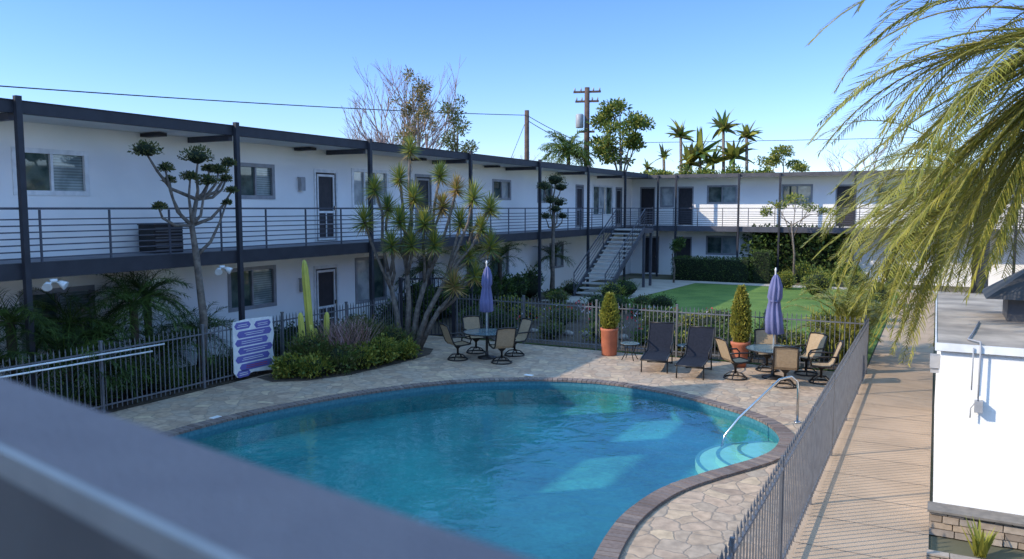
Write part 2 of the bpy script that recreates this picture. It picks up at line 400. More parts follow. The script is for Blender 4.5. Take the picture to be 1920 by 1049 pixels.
def root(name, at, label, category, group=None):
    o = bpy.data.objects.new(name, None); COL.objects.link(o); o.location = at
    o['label'] = label; o['category'] = category
    if group: o['group'] = group
    return o
def clone(src, loc, rz=0.0, sc_=None, label=None):
    def rec(o, par):
        c = o.copy(); COL.objects.link(c)
        if par is not None: c.parent = par
        for ch in o.children: rec(ch, c)
        return c
    c = rec(src, None); c.location = loc; c.rotation_euler = (0,0,rz)
    if sc_: c.scale = (sc_,)*3
    if label: c['label'] = label
    return c

# ------------------------------------------------------------------ pool outline
WP = [(-12.0,9.8),(-11.75,11.6),(-10.95,13.8),(-9.85,15.5),(-8.5,16.6),(-6.9,17.15),(-5.25,16.95),(-3.9,16.3),(-2.9,15.6),(-2.35,14.7),
      (-2.25,13.8),(-2.45,13.0),(-2.95,12.0),(-3.35,11.0),(-3.5,9.9),(-3.45,9.0),(-3.3,8.0),(-3.2,6.6),(-3.8,5.2),(-5.2,4.3),(-7.2,4.0),(-9.3,4.5),(-11.0,5.8),(-11.9,7.8)]
def catmull(P, sub=6):
    out = []; n = len(P)
    for i in range(n):
        p0, p1, p2, p3 = (Vector(P[(i+k-1) % n]) for k in range(4))
        for j in range(sub):
            t = j/sub
            out.append(0.5*((2*p1)+(p2-p0)*t+(2*p0-5*p1+4*p2-p3)*t*t+(3*p1-p0-3*p2+p3)*t**3))
    return out
PO = catmull(WP)
def offs(P, d):
    out = []; n = len(P); ar = sum(P[i].x*P[(i+1)%n].y-P[(i+1)%n].x*P[i].y for i in range(n))
    sg = 1 if ar > 0 else -1
    for i in range(n):
        t = (P[(i+1)%n]-P[i-1]).normalized()
        out.append(P[i]+Vector((t.y, -t.x))*d*sg)
    return out
P_OUT = offs(PO, 0.27); P_MID = offs(PO, 0.15)
import bmesh
def sheet(name, outer, holes, z, m, **kw):
    bm = bmesh.new()
    for loop in [outer]+holes:
        vs = [bm.verts.new((p[0], p[1], z)) for p in loop]
        for i in range(len(vs)): bm.edges.new((vs[i], vs[(i+1)%len(vs)]))
    if holes: bmesh.ops.triangle_fill(bm, edges=bm.edges[:], use_beauty=True)
    else: bm.faces.new(bm.verts[:])
    bmesh.ops.recalc_face_normals(bm, faces=bm.faces[:])
    for f in bm.faces:
        if f.normal.z < 0: f.normal_flip()
    me = bpy.data.meshes.new(name); bm.to_mesh(me); bm.free(); me.materials.append(m)
    o = bpy.data.objects.new(name, me); COL.objects.link(o)
    for k, v in kw.items(): o[k] = v
    return o
sheet('ground', [(-900,-500),(900,-500),(900,1500),(-900,1500)], [P_OUT], -0.02, EARTH, kind='structure')
sheet('pool_deck', [(-14.5,1.5),(-1.42,1.5),(-1.42,21.25),(-14.5,21.25)], [P_MID], 0.0, FLAG, kind='structure')
sheet('footpath', [(-1.415,-2),(0.08,-2),(0.08,45),(-1.415,45)], [], 0.004, CONC, kind='structure')
sheet('lawn', [(-13.2,21.35),(-1.45,21.35),(-1.45,44.3),(-13.2,44.3)], [], 0.004, GRASS, kind='structure')
sheet('garden_bed', [(-17,2),(-14.55,2),(-14.55,33),(-17,33)], [], 0.004, SOIL, kind='structure')
sheet('flower_bed', [(-14.5,21.4),(-1.5,21.4),(-1.5,23.4),(-5.0,24.4),(-5.8,27.5),(-8.0,30.4),(-12.3,31.4),(-14.5,31.4)], [], 0.012, SOIL, kind='structure')
sheet('courtyard_walk', [(-15.4,31.5),(-12.4,31.5),(-11.9,36),(-11.5,43.0),(4,43.0),(4,44.2),(-15.4,44.2)], [], 0.018, CONC2, kind='structure')
sheet('planting_bed', [(-14.4,13.9),(-13.7,13.7),(-13.1,14.2),(-12.6,15.2),(-12.4,17.0),(-12.4,18.4),(-12.8,19.2),(-14.4,19.5)], [], 0.012, SOIL, kind='structure')
mb = MB()
for i in range(34):
    y = 3+i*1.0
    mb.face([(-1.40, y, 0.009), (0.06, y, 0.009), (0.06, y+.010, 0.009), (-1.40, y+.010, 0.009)])
mk('footpath_joints', mb, MORTAR, kind='structure')

# pool
FLOOR = -0.55
n = len(PO)
mb = MB()
for i in range(n):
    a, b = PO[i], PO[(i+1) % n]
    mb.face([(a.x,a.y,0),(b.x,b.y,0),(b.x,b.y,-0.2),(a.x,a.y,-0.2)], 1, True)
    mb.face([(a.x,a.y,-0.2),(b.x,b.y,-0.2),(b.x,b.y,FLOOR),(a.x,a.y,FLOOR)], 0, True)
mb.face([(p.x, p.y, FLOOR) for p in PO], 0)
for r, z in ((1.35, -0.40), (1.0, -0.28), (0.64, -0.17)):
    cx, cy = -2.35, 14.25
    mb.lathe([(r, FLOOR+.005), (r, z-0.01), (r-0.02, z)], (cx, cy, 0), 48, 2, False)
    mb.lathe([(r-.005, z-.002), (r-.005, z+.004), (r-0.07, z+.004), (r-.07, z-.002)], (cx, cy, 0), 48, 3, False)
    mb.F.pop(); mb.M.pop(); mb.S.pop(); mb.F.pop(); mb.M.pop(); mb.S.pop()
pr = root('swimming_pool', (-7, 11, 0), 'kidney shaped turquoise swimming pool with brick coping', 'swimming pool')
mk('basin', mb, [PLASTER, TILE, STEPM, STEPE], pr)
mb = MB(); 
for i in range(n):
    a, b, c, d = PO[i], PO[(i+1)%n], P_OUT[(i+1)%n], P_OUT[i]
    mb.face([(a.x,a.y,0.012),(b.x,b.y,0.012),(c.x,c.y,0.012),(d.x,d.y,0.012)], 1)
cum = [0]
for i in range(n): cum.append(cum[-1]+(PO[(i+1)%n]-PO[i]).length)
def at_len(P, s):
    s %= cum[-1]; i = 0
    while cum[i+1] < s: i += 1
    f = (s-cum[i])/(cum[i+1]-cum[i]); return P[i].lerp(P[(i+1)%n], f)
nb = int(cum[-1]/0.115); PI = offs(PO, -0.02); PX = offs(PO, 0.255)
for k in range(nb):
    s0 = k*cum[-1]/nb; s1 = s0+cum[-1]/nb-0.014
    a, b, c, d = at_len(PI, s0), at_len(PI, s1), at_len(PX, s1), at_len(PX, s0)
    z = 0.045+U(-.003,.003)
    vs = [(q.x,q.y,0.0) for q in (a,b,c,d)]+[(q.x,q.y,z) for q in (a,b,c,d)]
    mb.raw(vs, [(4,5,6,7),(0,1,5,4),(1,2,6,5),(2,3,7,6),(3,0,4,7)])
mk('coping', mb, [BRICK, MORTAR], pr)
for b_ in ((-8.72,-8.5,17.0,17.12),(-12.28,-12.16,10.6,10.8)):
    mb = MB(); mb.box(*b_,0.046,0.054); mk('depth_marker_tile', mb, WHITEP, pr)
sheet('water', [(p.x, p.y) for p in PO], [], -0.10, WATER, kind='structure')
mb = MB()
mb.tube([(-2.2,15.8,0.0),(-2.2,15.8,0.6),(-2.22,15.78,0.8),(-2.32,15.7,0.9),(-2.5,15.52,0.86),(-3.1,14.85,0.2),(-3.3,14.62,-0.1),(-3.34,14.58,-0.3),(-3.34,14.58,-0.5)], 0.024, 10)
mb.lathe([(0.06,0.0),(0.06,0.02)], (-2.2,15.8,0.0), 14)
mk('pool_handrail', mb, STEEL, at=(-2.2,15.8,0.0), label='polished steel handrail at the pool entry steps', category='handrail')

# ------------------------------------------------------------------ buildings
def wallholes(mb, to3, a0, a1, z0, z1, holes, dep=0.09, m=0):
    A = sorted(set([a0, a1]+[h[0] for h in holes]+[h[1] for h in holes]))
    Z = sorted(set([z0, z1]+[h[2] for h in holes]+[h[3] for h in holes]))
    for i in range(len(A)-1):
        for j in range(len(Z)-1):
            ca = (A[i]+A[i+1])/2; cz = (Z[j]+Z[j+1])/2
            if any(h[0] < ca < h[1] and h[2] < cz < h[3] for h in holes): continue
            mb.face([to3(A[i],Z[j],0), to3(A[i+1],Z[j],0), to3(A[i+1],Z[j+1],0), to3(A[i],Z[j+1],0)], m)
    for h in holes:
        q = [(h[0],h[2]),(h[1],h[2]),(h[1],h[3]),(h[0],h[3])]
        for k in range(4):
            a, b = q[k], q[(k+1)%4]
            mb.face([to3(a[0],a[1],0), to3(b[0],b[1],0), to3(b[0],b[1],dep), to3(a[0],a[1],dep)], m)
def b3(mb, to3, a0,a1,z0,z1,d0,d1,m=0):
    vs = [to3(a0,z0,d0),to3(a1,z0,d0),to3(a1,z1,d0),to3(a0,z1,d0),to3(a0,z0,d1),to3(a1,z0,d1),to3(a1,z1,d1),to3(a0,z1,d1)]
    mb.raw(vs, [(0,1,2,3),(4,7,6,5),(0,4,5,1),(1,5,6,2),(2,6,7,3),(3,7,4,0)], m)
def window(par, to3, h, fm, kinds):
    a0,a1,z0,z1 = h; mb = MB(); k = len(kinds); w = (a1-a0)/k
    for i, kd in enumerate(kinds):
        d = 0.06+0.012*(i % 2)
        mb.face([to3(a0+i*w,z0,d), to3(a0+(i+1)*w,z0,d), to3(a0+(i+1)*w,z1,d), to3(a0+i*w,z1,d)], kd)
    g = mk('window', mb, [G_DARK, G_BLIND, G_CURT], par)
    f = MB(); t = 0.055
    b3(f,to3,a0-.05,a0+t,z0-.05,z1+.05,-.025,.05); b3(f,to3,a1-t,a1+.05,z0-.05,z1+.05,-.025,.05)
    b3(f,to3,a0+t+.001,a1-t-.001,z0-.05,z0+t,-.022,.05); b3(f,to3,a0+t+.001,a1-t-.001,z1-t,z1+.05,-.022,.05)
    for i in range(1,k): b3(f,to3,a0+i*w-.03,a0+i*w+.03,z0+t,z1-t,-.01,.055)
    mk('frame', f, fm, g)
def door(par, to3, h, fm, screen=True):
    a0,a1,z0,z1 = h; mb = MB()
    b3(mb,to3,a0+.01,a1-.01,z0+.01,z1-.01,.03,.07)
    g = mk('door', mb, SCREEN, par)
    f = MB(); t = 0.03
    b3(f,to3,a0-.04,a0+t,z0,z1+.05,-.03,.025); b3(f,to3,a1-t,a1+.04,z0,z1+.05,-.03,.025)
    b3(f,to3,a0+t+.001,a1-t-.001,z1-.05,z1+.05,-.028,.025)
    if screen:
        i0 = a0+.10; i1 = a1-.10
        b3(f,to3,i0,i0+.06,z0+.03,z1-.10,-.012,.024); b3(f,to3,i1-.06,i1,z0+.03,z1-.10,-.012,.024)
        b3(f,to3,i0+.061,i1-.061,z1-.17,z1-.10,-.011,.024)
        b3(f,to3,i0+.061,i1-.061,z0+.03,z0+.13,-.011,.024)
        zm = z0+(z1-z0)*.42
        b3(f,to3,i0+.061,i1-.061,zm-.04,zm+.03,-.010,.022)
        b3(f,to3,i0+.061,i1-.061,z0+.52,z0+.545,-.009,.02)
        c = (a0+a1)/2
        b3(f,to3,c-.015,c+.015,z0+.131,zm-.041,-.008,.019)
    mk('frame', f, fm, g)
    hn = MB(); b3(hn,to3,a1-.15,a1-.11,z0+.98,z0+1.1,-.06,-.013); mk('handle', hn, STEEL, g)

def railing(p0, p1, z0, posts=1.5, rails=8, top=True):
    mb = MB(); p0 = Vector(p0); p1 = Vector(p1); L = (p1-p0).length; n_ = max(1, round(L/posts))
    zz = Vector((0,0,1))
    mb.beam(p0+zz*(z0+1.06), p1+zz*(z0+1.06), .06, .045)
    for i in range(rails-1):
        z = z0+0.10+i*0.125
        mb.beam(p0+zz*z, p1+zz*z, .022, .026)
    for i in range(n_+1):
        q = p0.lerp(p1, i/n_)
        mb.beam(q+zz*(z0-.22), q+zz*(z0+1.035), .035, .035)
    return mb

# --- west wing
bw = root('apartment_building', (-17,25,0), 'long white two-storey apartment wing with dark steel balcony and posts', 'building')
tl = lambda a,z,d: (-17-d, a, z)
UPW = [(9.9,11.5,4.42,5.32,WFRAME,(0,1)),(15.9,17.25,4.4,5.3,GFRAME,(0,1)),(20.8,22.7,4.15,5.35,WFRAME,(2,1,2)),(30.2,31.8,4.5,5.3,GFRAME,(0,2)),(34.6,36.2,4.4,5.3,GFRAME,(1,0)),(41.6,44.6,3.7,5.35,WFRAME,(0,2,0)),
       (15.5,17.2,1.3,2.4,GFRAME,(0,1)),(20.9,22.5,.95,2.4,GFRAME,(2,0)),(9.9,11.5,1.1,2.3,GFRAME,(0,1)),(30,31.6,1.1,2.3,GFRAME,(0,2)),(36,37.6,1.1,2.3,GFRAME,(0,2))]
UPD = [(19.0,20.0,3.06,5.25,WFRAME),(24.4,25.4,3.06,5.3,GFRAME),(39.2,40.2,3.06,5.3,GFRAME),(18.9,19.95,.06,2.25,WFRAME),(24.6,25.5,.06,2.25,GFRAME),(45.2,46.2,3.06,5.3,GFRAME)]
mb = MB()
wallholes(mb, tl, 2.0, 48.0, -0.02, 5.9, [w[:4] for w in UPW]+[d[:4] for d in UPD])
mb.face([(-26,2,0),(-17,2,0),(-17,2,5.9),(-26,2,5.9)]); mb.face([(-26,2,0),(-26,56,0),(-26,56,5.9),(-26,2,5.9)])
mk('wall', mb, WHITE, bw)
for w in UPW: window(bw, tl, w[:4], w[4], w[5])
for d in UPD: door(bw, tl, d[:4], d[4])
mb = MB(); mb.box(-26.3,-15.53,1.5,56.3,5.955,6.08); rf = mk('roof', mb, ROOFM, bw)
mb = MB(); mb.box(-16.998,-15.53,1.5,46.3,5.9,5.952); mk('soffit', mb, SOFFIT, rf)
mb = MB(); mb.box(-15.528,-15.38,1.5,46.33,5.885,6.115); mb.box(-15.54,-15.36,1.5,46.33,6.116,6.13); mk('fascia', mb, NAVY, rf)
mb = MB()
def blocker_slab(y0,y1,z0,z1): mb.box(-16.1,-16.0,y0,y1,z0,z1)
blocker_slab(-5.0,8.3,6.158,8.15); blocker_slab(-5.0,8.3,8.95,9.75)
for y0,y1 in ((-5.0,2.2),(4.3,5.4),(7.2,8.3)): blocker_slab(y0,y1,8.151,8.949)
mk('added_sun_blocker', mb, WHITE, rf)  # added unseen blocker: shades the pool, gaps shape its sun patches
PY = [9.05,14.35,19.6,25.55,31.4,36.9,42.2]
for y in [3.8]+PY:
    mb = MB(); mb.box(-16.99,-15.53,y-.06,y+.06,5.76,5.898); mk('roof_beam', mb, NAVY2, rf)
for y in (13.0, 18.2, 24.0, 29.5):
    mb = MB(); mb.box(-16.95,-16.3,y-.12,y+.12,5.80,5.88); mk('soffit_bracket', mb, NAVY, rf)
for y in PY:
    mb = MB(); mb.box(-15.378,-15.27,y-.055,y+.055,-0.01,6.20); mk('post', mb, NAVY, bw)
mb = MB(); mb.box(-16.998,-15.56,1.5,47.99,2.82,3.03); dk = mk('balcony_deck', mb, [DECKF], bw)
mb = MB(); mb.box(-15.558,-15.38,1.5,39.2,2.73,3.045); mb.box(-15.558,-15.38,40.6,46.46,2.73,3.045); mk('deck_beam', mb, NAVY, dk)
mk('railing', railing((-15.46,2,0),(-15.46,39.2,0),3.03), NAVY2, bw)
mk('railing', railing((-15.46,40.6,0),(-15.46,46.4,0),3.03), NAVY2, bw)
for y,z in ((18.35,4.8),(24.0,4.9),(18.3,1.75)):
    mb = MB(); mb.box(-16.99,-16.86,y-.09,y+.09,z-.18,z+.2); mb.box(-16.995,-16.9,y-.12,y+.12,z+.201,z+.23)
    mk('wall_light', mb, GREYBOX, bw)

# --- far wing
bf = root('apartment_building', (-5,48,0), 'white two-storey apartment wing facing the lawn, ivy below', 'building')
tf = lambda a,z,d: (a, 48+d, z)
FW = [(-15.1,-14.3,4.2,5.35,GFRAME,(2,)),(-12.2,-10.5,4.4,5.4,GFRAME,(0,1)),(-7.9,-6.3,4.35,5.4,GFRAME,(0,1)),(-2.9,-1.2,4.35,5.4,GFRAME,(0,2)),(-12.2,-10.4,1.35,2.4,GFRAME,(0,1)),(1.0,2.6,4.3,5.4,GFRAME,(0,1))]
FD = [(-16.4,-15.5,3.06,5.35,GFRAME),(-14.0,-13.1,3.06,5.35,GFRAME),(-5.0,-4.0,3.06,5.35,GFRAME),(-14.1,-13.15,.06,2.3,GFRAME),(-16.2,-15.2,.06,2.3,GFRAME)]
mb = MB(); wallholes(mb, tf, -16.998, 8, -0.02, 5.9, [w[:4] for w in FW]+[d[:4] for d in FD])
mk('wall', mb, WHITE, bf)
for w in FW: window(bf, tf, w[:4], w[4], w[5])
for d in FD: door(bf, tf, d[:4], d[4], False)
mb = MB(); mb.box(-15.52,8.3,46.53,56.2,5.957,6.05); rf = mk('roof', mb, ROOFM, bf)
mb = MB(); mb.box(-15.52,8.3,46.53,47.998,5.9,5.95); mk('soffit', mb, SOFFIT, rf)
mb = MB(); mb.box(-15.378,8.3,46.36,46.527,5.88,6.07); mk('fascia', mb, FASC2, rf)
for x in (-14.75,-13.65,-10.0,-7.75,-3.9,0.3):
    mb = MB(); mb.box(x-.05,x+.05,46.24,46.355,-0.01,6.03); mk('post', mb, NAVY, bf)
mb = MB(); mb.box(-15.378,8,46.56,47.998,2.8,3.03); dk = mk('balcony_deck', mb, DECKF, bf)
mb = MB(); mb.box(-15.376,8,46.40,46.558,2.74,3.045); mk('deck_beam', mb, NAVY2, dk)
mk('railing', railing((-15.3,46.48,0),(8,46.48,0),3.03), NAVY2, bf)

# --- east wing
be = root('apartment_building', (4.5,33,0), 'sunlit white apartment wing beside the footpath', 'building')
te = lambda a,z,d: (4.6+d, a, z)
EW = [(24,25.6,4.4,5.3,GFRAME,(0,1)),(30,31.6,4.4,5.3,GFRAME,(0,1)),(37,39,4.3,5.3,GFRAME,(0,1))]
mb = MB(); wallholes(mb, te, 23, 46.3, -0.02, 5.9, [w[:4] for w in EW]); mb.face([(4.6,23,0),(12,23,0),(12,23,5.9),(4.6,23,5.9)])
mk('wall', mb, WHITE, be)
for w in EW: window(be, te, w[:4], w[4], w[5])
mb = MB(); mb.box(3.2,12,22.6,46.35,5.955,6.09); mk('roof', mb, ROOFM, be)
mb = MB(); mb.box(3.05,3.198,22.6,46.355,5.86,6.10); mk('fascia', mb, FASC2, be)
mb = MB(); mb.box(3.1,4.598,22.6,46.38,2.75,3.03); mk('balcony_deck', mb, DECKF, be)
mk('railing', railing((3.15,22.6,0),(3.15,46.3,0),3.03), NAVY2, be)
for y in (23,28.6,34.2,40):
    mb = MB(); mb.box(2.94,3.048,y-.055,y+.055,-.01,6.1); mk('post', mb, NAVY, be)

# --- near wing (camera stands on its balcony)
bn = root('apartment_building', (-2,-2,0), 'apartment wing with balcony and wide painted handrail', 'building')
ang = math.atan2(-0.185, 1); ca, sa = math.cos(ang), math.sin(ang)
def nr(a, b, z):
    return (-0.264+a*ca-b*sa, 0.481+a*sa+b*ca, z)
def nbox(mb, a0,a1,b0,b1,z0,z1,m=0):
    mb.raw([nr(a0,b0,z0),nr(a1,b0,z0),nr(a1,b1,z0),nr(a0,b1,z0),nr(a0,b0,z1),nr(a1,b0,z1),nr(a1,b1,z1),nr(a0,b1,z1)],
           [(0,3,2,1),(4,5,6,7),(0,1,5,4),(1,2,6,5),(2,3,7,6),(3,0,4,7)], m)
mb = MB(); nbox(mb,-6.5,5,-9,-1.6,-0.02,5.9); mk('wall', mb, WHITE, bn)
mb = MB(); nbox(mb,-6.8,5.3,-9.3,-0.1,5.92,6.13); mk('roof', mb, SOFFIT, bn)
mb = MB(); nbox(mb,-6.5,5,-1.598,-0.02,2.6,2.72); mk('balcony_deck', mb, CONC2, bn)
mb = MB(); nbox(mb,-6.5,5,-0.128,0,3.808,3.858); nbox(mb,-6.5,5,-0.138,-0.129,3.835,3.861,1); nbox(mb,-6.5,5,-0.134,-0.129,3.40,3.834,2)
for i in range(3): nbox(mb,-6.5,5,-0.08,-0.05,2.85+i*.19,2.88+i*.19,0)
for i in range(6): nbox(mb,-6.4+i*2.2,-6.35+i*2.2,-0.085,-0.045,2.72,3.807,0)
mk('railing', mb, [RAILM, RAILEDGE, RAILIN], bn)

# --- utility building at right
bu = root('utility_building', (1.5,14.8,0), 'low white flat-roofed building with conduit and ledger stone base', 'building')
mb = MB(); mb.box(0.12,4.5,11.35,18.3,0,2.30); mk('wall', mb, WHITE, bu)
mb = MB(); mb.box(0.07,4.6,11.30,18.35,2.302,2.40); mk('roof', mb, ROOFG, bu)
mb = MB(); mb.box(0.068,4.6,11.28,11.298,2.31,2.41); mb.box(0.05,0.068,11.28,18.36,2.31,2.41); mk('roof_trim', mb, WFRAME, bu)
mb = MB(); 
mb.tube([(0.62,13.6,2.415),(0.50,12.4,2.42),(0.42,11.7,2.42),(0.545,11.36,2.44),(0.545,11.255,2.40),(0.545,11.255,1.70)], 0.011, 8)
mb.tube([(0.47,11.26,2.38),(0.47,11.27,1.85)], 0.009, 6)
mb.tube([(0.545,11.25,1.75),(0.47,11.26,1.62),(0.47,11.26,1.5)], 0.008, 6)
mk('conduit', mb, GREYBOX, bu)
mb = MB(); mb.box(0.51,0.60,11.22,11.345,1.58,1.72); mk('junction_box', mb, GREYBOX, bu)
mb = MB(); mb.box(0.0,0.118,11.75,11.95,2.0,2.16); mb.box(0.01,0.11,11.78,11.92,1.93,1.998); mk('wall_light', mb, GREYBOX, bu)
mb = MB(); x0,x1,y0,y1 = 1.0,2.0,14.0,15.0
mb.raw([(x0-.3,y0-.25,2.75),(x1+.25,y0-.25,2.75),(x1+.25,y1+.25,2.75),(x0-.3,y1+.25,2.75),(x0+.3,y0+.3,3.2),(x1-.3,y0+.3,3.2),(x1-.3,y1-.3,3.2),(x0+.3,y1-.3,3.2)],
       [(0,3,2,1),(4,5,6,7),(0,1,5,4),(1,2,6,5),(2,3,7,6),(3,0,4,7)])
mb.box(x0,x1,y0,y1,2.402,2.748)
mk('roof_vent_hood', mb, DGREY, bu)
mb = MB()
def stones(fn, L, z1):
    z = 0
    while z < z1-0.02:
        h = U(.06,.11); h = min(h, z1-z); a = 0
        while a < L:
            w = min(U(.14,.34), L-a)
            fn(a, a+w-.012, z, z+h-.012, U(0,.03)); a += w
        z += h
stones(lambda a,b,z0,z1,o: mb.box(0.08+a,0.08+b,11.08-o,11.2,z0,z1), 3.2, .30)
mb.box(0.11,3.25,11.18,11.345,0,.29,1); mb.box(0.05,3.3,11.02,11.346,.302,.33,1)
stones(lambda a,b,z0,z1,o: mb.box(0.06+a,0.06+b,10.2-o,10.32,z0,z1), 3.2, .10)
mk('stone_plinth', mb, [STONE, MORTAR], at=(0.1,11.1,0), label='ledger stone plinth along the white building base', category='plinth')

# --- stair
st = root('staircase', (-14,36.9,0), 'open-riser outdoor stair with pale treads and dark stringers', 'staircase')
n_ = 15; Y0 = 33.8
mb = MB()
for i in range(n_):
    y = Y0+.1+i*(39.2-Y0-.1)/n_; z = (i+1)*3.03/n_
    mb.box(-14.66,-13.24,y,y+.33,z-.07,z)
mk('tread', mb, TREAD, st)
mb = MB()
for x in (-14.72,-13.18): mb.beam((x,Y0,0.08),(x,39.25,3.03),.05,.24)
mk('stringer', mb, NAVY2, st)
mb = MB()
for x in (-14.72,-13.18):
    for k in range(5):
        dz = 1.05-k*.2
        mb.beam((x,Y0,dz+.05),(x,39.25,dz+2.98),.016 if k else .045,.016 if k else .04)
    for k in range(4):
        y = Y0+k*(39.25-Y0)/3; z = .05+k*.98
        mb.beam((x,y,z-.05),(x,y,z+1.05),.035,.035)
mk('railing', mb, NAVY2, st)
mb = MB(); mb.box(-15.375,-13.15,39.25,40.6,2.8,3.03); mb.box(-13.3,-13.18,40.4,40.52,0,2.8); mb.box(-13.3,-13.18,39.3,39.42,0,2.8); mk('landing', mb, NAVY2, st)
m2 = railing((-13.2,39.3,0),(-13.2,40.6,0),3.03); mk('landing_railing', m2, NAVY2, st)

# ------------------------------------------------------------------ fences
def fence(name_label, pts, h=1.42, step=.115, w0=.018, cap=True):
    r = root('metal_fence', (*pts[0], 0), name_label, 'fence')
    pk = MB(); rl = MB()
    for a, b in zip(pts[:-1], pts[1:]):
        a = Vector((*a,0)); b = Vector((*b,0)); L = (b-a).length; d = (b-a)/L
        for z in (.15, h-.17): rl.beam(a+Vector((0,0,z)), b+Vector((0,0,z)), .03, .03)
        k = int(L/step)
        for i in range(k+1):
            p = a+d*(i*L/k)
            pk.beam(p+Vector((0,0,.05)), p+Vector((0,0,h-.07)), w0, w0)
            q = p+Vector((0,0,h-.07)); w = .017
            pk.raw([q+Vector((-w,0,0)),q+Vector((0,-w,0)),q+Vector((w,0,0)),q+Vector((0,w,0)),q+Vector((0,0,.08))],[(0,1,4),(1,2,4),(2,3,4),(3,0,4)])
        np_ = max(1, round(L/2.4))
        for i in range(np_+1):
            p = a+d*(i*L/np_); mb = MB(); w = .05 if cap else .03; hh = h+.02 if cap else h-.06
            mb.beam(p, p+Vector((0,0,hh)), w, w); mb.beam(p+Vector((0,0,hh)), p+Vector((0,0,hh+.03)), w*1.3, w*1.3)
            mk('post', mb, FENCEM, r)
    mk('picket', pk, FENCEM, r); mk('rail', rl, FENCEM, r)
    return r
fence('grey spear-top metal fence between planting and pool deck', [(-14.6,5.0),(-14.6,20.0)])
fence('grey spear-top metal fence along the sunny footpath', [(-1.38,4.0),(-1.38,21.3)], step=.14, w0=.015, cap=False)
fence('grey spear-top metal fence dividing pool deck and lawn', [(-13.3,21.3),(-1.45,21.3)])
mb = MB()
gr = root('pool_gate', (-14,20.7,0), 'tall dark metal pool gate with heavy posts', 'gate')
for p in ((-14.6,20.1),(-13.4,21.25)): mb.beam((*p,0),(*p,1.95),.09,.09)
mb.beam((-14.6,20.1,1.9),(-13.4,21.25,1.9),.05,.05); mb.beam((-14.6,20.1,.12),(-13.4,21.25,.12),.04,.04)
for i in range(1,14):
    p = Vector((-14.6,20.1,0)).lerp(Vector((-13.4,21.25,0)), i/14); mb.beam(p+Vector((0,0,.1)), p+Vector((0,0,1.9)), .02,.02)
mk('gate_leaf', mb, NAVY, gr)
for z,y1 in ((1.24,11.4),(1.13,11.1)):
    mb = MB(); mb.tube([(-14.5,6.5,z),(-14.5,y1,z-.04)], .018, 8)
    mk('pool_pole', mb, WHITEP, at=(-14.5,9,z), label='long white pool cleaning pole hung on fence', category='pole', group='pool poles hung on the fence')
# sign
sg = root('pool_sign', (-14.5,13.9,0.1), 'violet and white banded pool rules sign on the fence', 'sign')
mb = MB(); y0,y1,z0,z1 = 13.3,14.6,.08,1.42
ol = [(y0,z0+.12),(y0+.1,z0),(y0+.6,z0+.06),(y1-.05,z0),(y1,z0+.2),(y1-.06,z0+.6),(y1,z0+.9),(y1-.06,z1),(y0+.5,z1+.03),(y0,z1)]
fr = [(-14.50,a,b) for a,b in ol]; bk = [(-14.53,a,b) for a,b in ol]
mb.face(fr,0); mb.face(bk[::-1],0)
for i in range(len(ol)): mb.face([fr[i],bk[i],bk[(i+1)%len(ol)],fr[(i+1)%len(ol)]],0)
mk('board', mb, WHITEP, sg)
mb = MB()
def chev(ya, yb, zc, h, m=0):
    mb.face([(-14.495,ya,zc),(-14.495,ya+h*.4,zc-h/2),(-14.495,yb-h*.4,zc-h/2),(-14.495,yb,zc),(-14.495,yb-h*.4,zc+h/2),(-14.495,ya+h*.4,zc+h/2)], m)
rows = [(13.33,13.85,1.31),(13.95,14.5,1.28),(13.40,14.52,1.095),(13.34,14.40,.90),(13.42,14.54,.70),(13.34,14.44,.50),(13.46,14.55,.30),(13.36,13.8,.15)]
for ya,yb,zc in rows: chev(ya,yb,zc,.165)
for i,(ya,yb,zc) in enumerate(rows):
    for j in range(2):
        ww = (yb-ya)*U(.5,.7); yc = (ya+yb)/2
        mb.box(-14.494,-14.491,yc-ww/2,yc+ww/2,zc-.03+j*.045,zc-.017+j*.045, 2 if i==6 else 1)
mk('printed_panels', mb, [SIGNB, WHITEP, SIGNR], sg)

# ------------------------------------------------------------------ furniture
def chair():
    r = root('patio_chair', (0,0,0), 'tan sling swivel patio chair with bronze frame', 'chair', 'patio chairs around the tables')
    prof = [(-.27,.45),(-.2,.44),(0,.42),(.17,.43),(.24,.50),(.30,.65),(.36,.82),(.42,.97)]
    mb = MB()
    for i in range(len(prof)-1):
        a,b = prof[i],prof[i+1]
        for o in (0,-.012): mb.face([(-.25,a[0],a[1]+o),(.25,a[0],a[1]+o),(.25,b[0],b[1]+o),(-.25,b[0],b[1]+o)],0,True)
    mk('sling', mb, TAN, r)
    mb = MB()
    for s in (-.26,.26):
        mb.tube([(s,a,b) for a,b in prof], .022, 6)
        mb.tube([(s,-.24,.44),(s*1.12,-.27,.58),(s*1.15,-.2,.66),(s*1.15,.1,.67),(s*1.05,.32,.66)], .021, 6)
    mb.tube([(-.26,.42,.97),(0,.44,1.0),(.26,.42,.97)], .022, 6); mb.tube([(-.26,-.27,.45),(.26,-.27,.45)], .018, 6)
    mk('frame', mb, BRONZE, r)
    mb = MB(); mb.lathe([(.03,.12),(.03,.30),(.11,.38),(.11,.40)], n=10); mb.ring((0,0,.02), .27, .018)
    for i in range(4):
        t = math.pi/4+i*math.pi/2; c,s = math.cos(t),math.sin(t)
        mb.tube([(0,0,.16),(c*.15,s*.15,.14),(c*.25,s*.25,.06),(c*.27,s*.27,.02)], .017, 6)
    mk('swivel_base', mb, BRONZE, r)
    return r
ch = chair()
T1 = (-10.75,18.75); T2 = (-3.35,19.75)
first = True
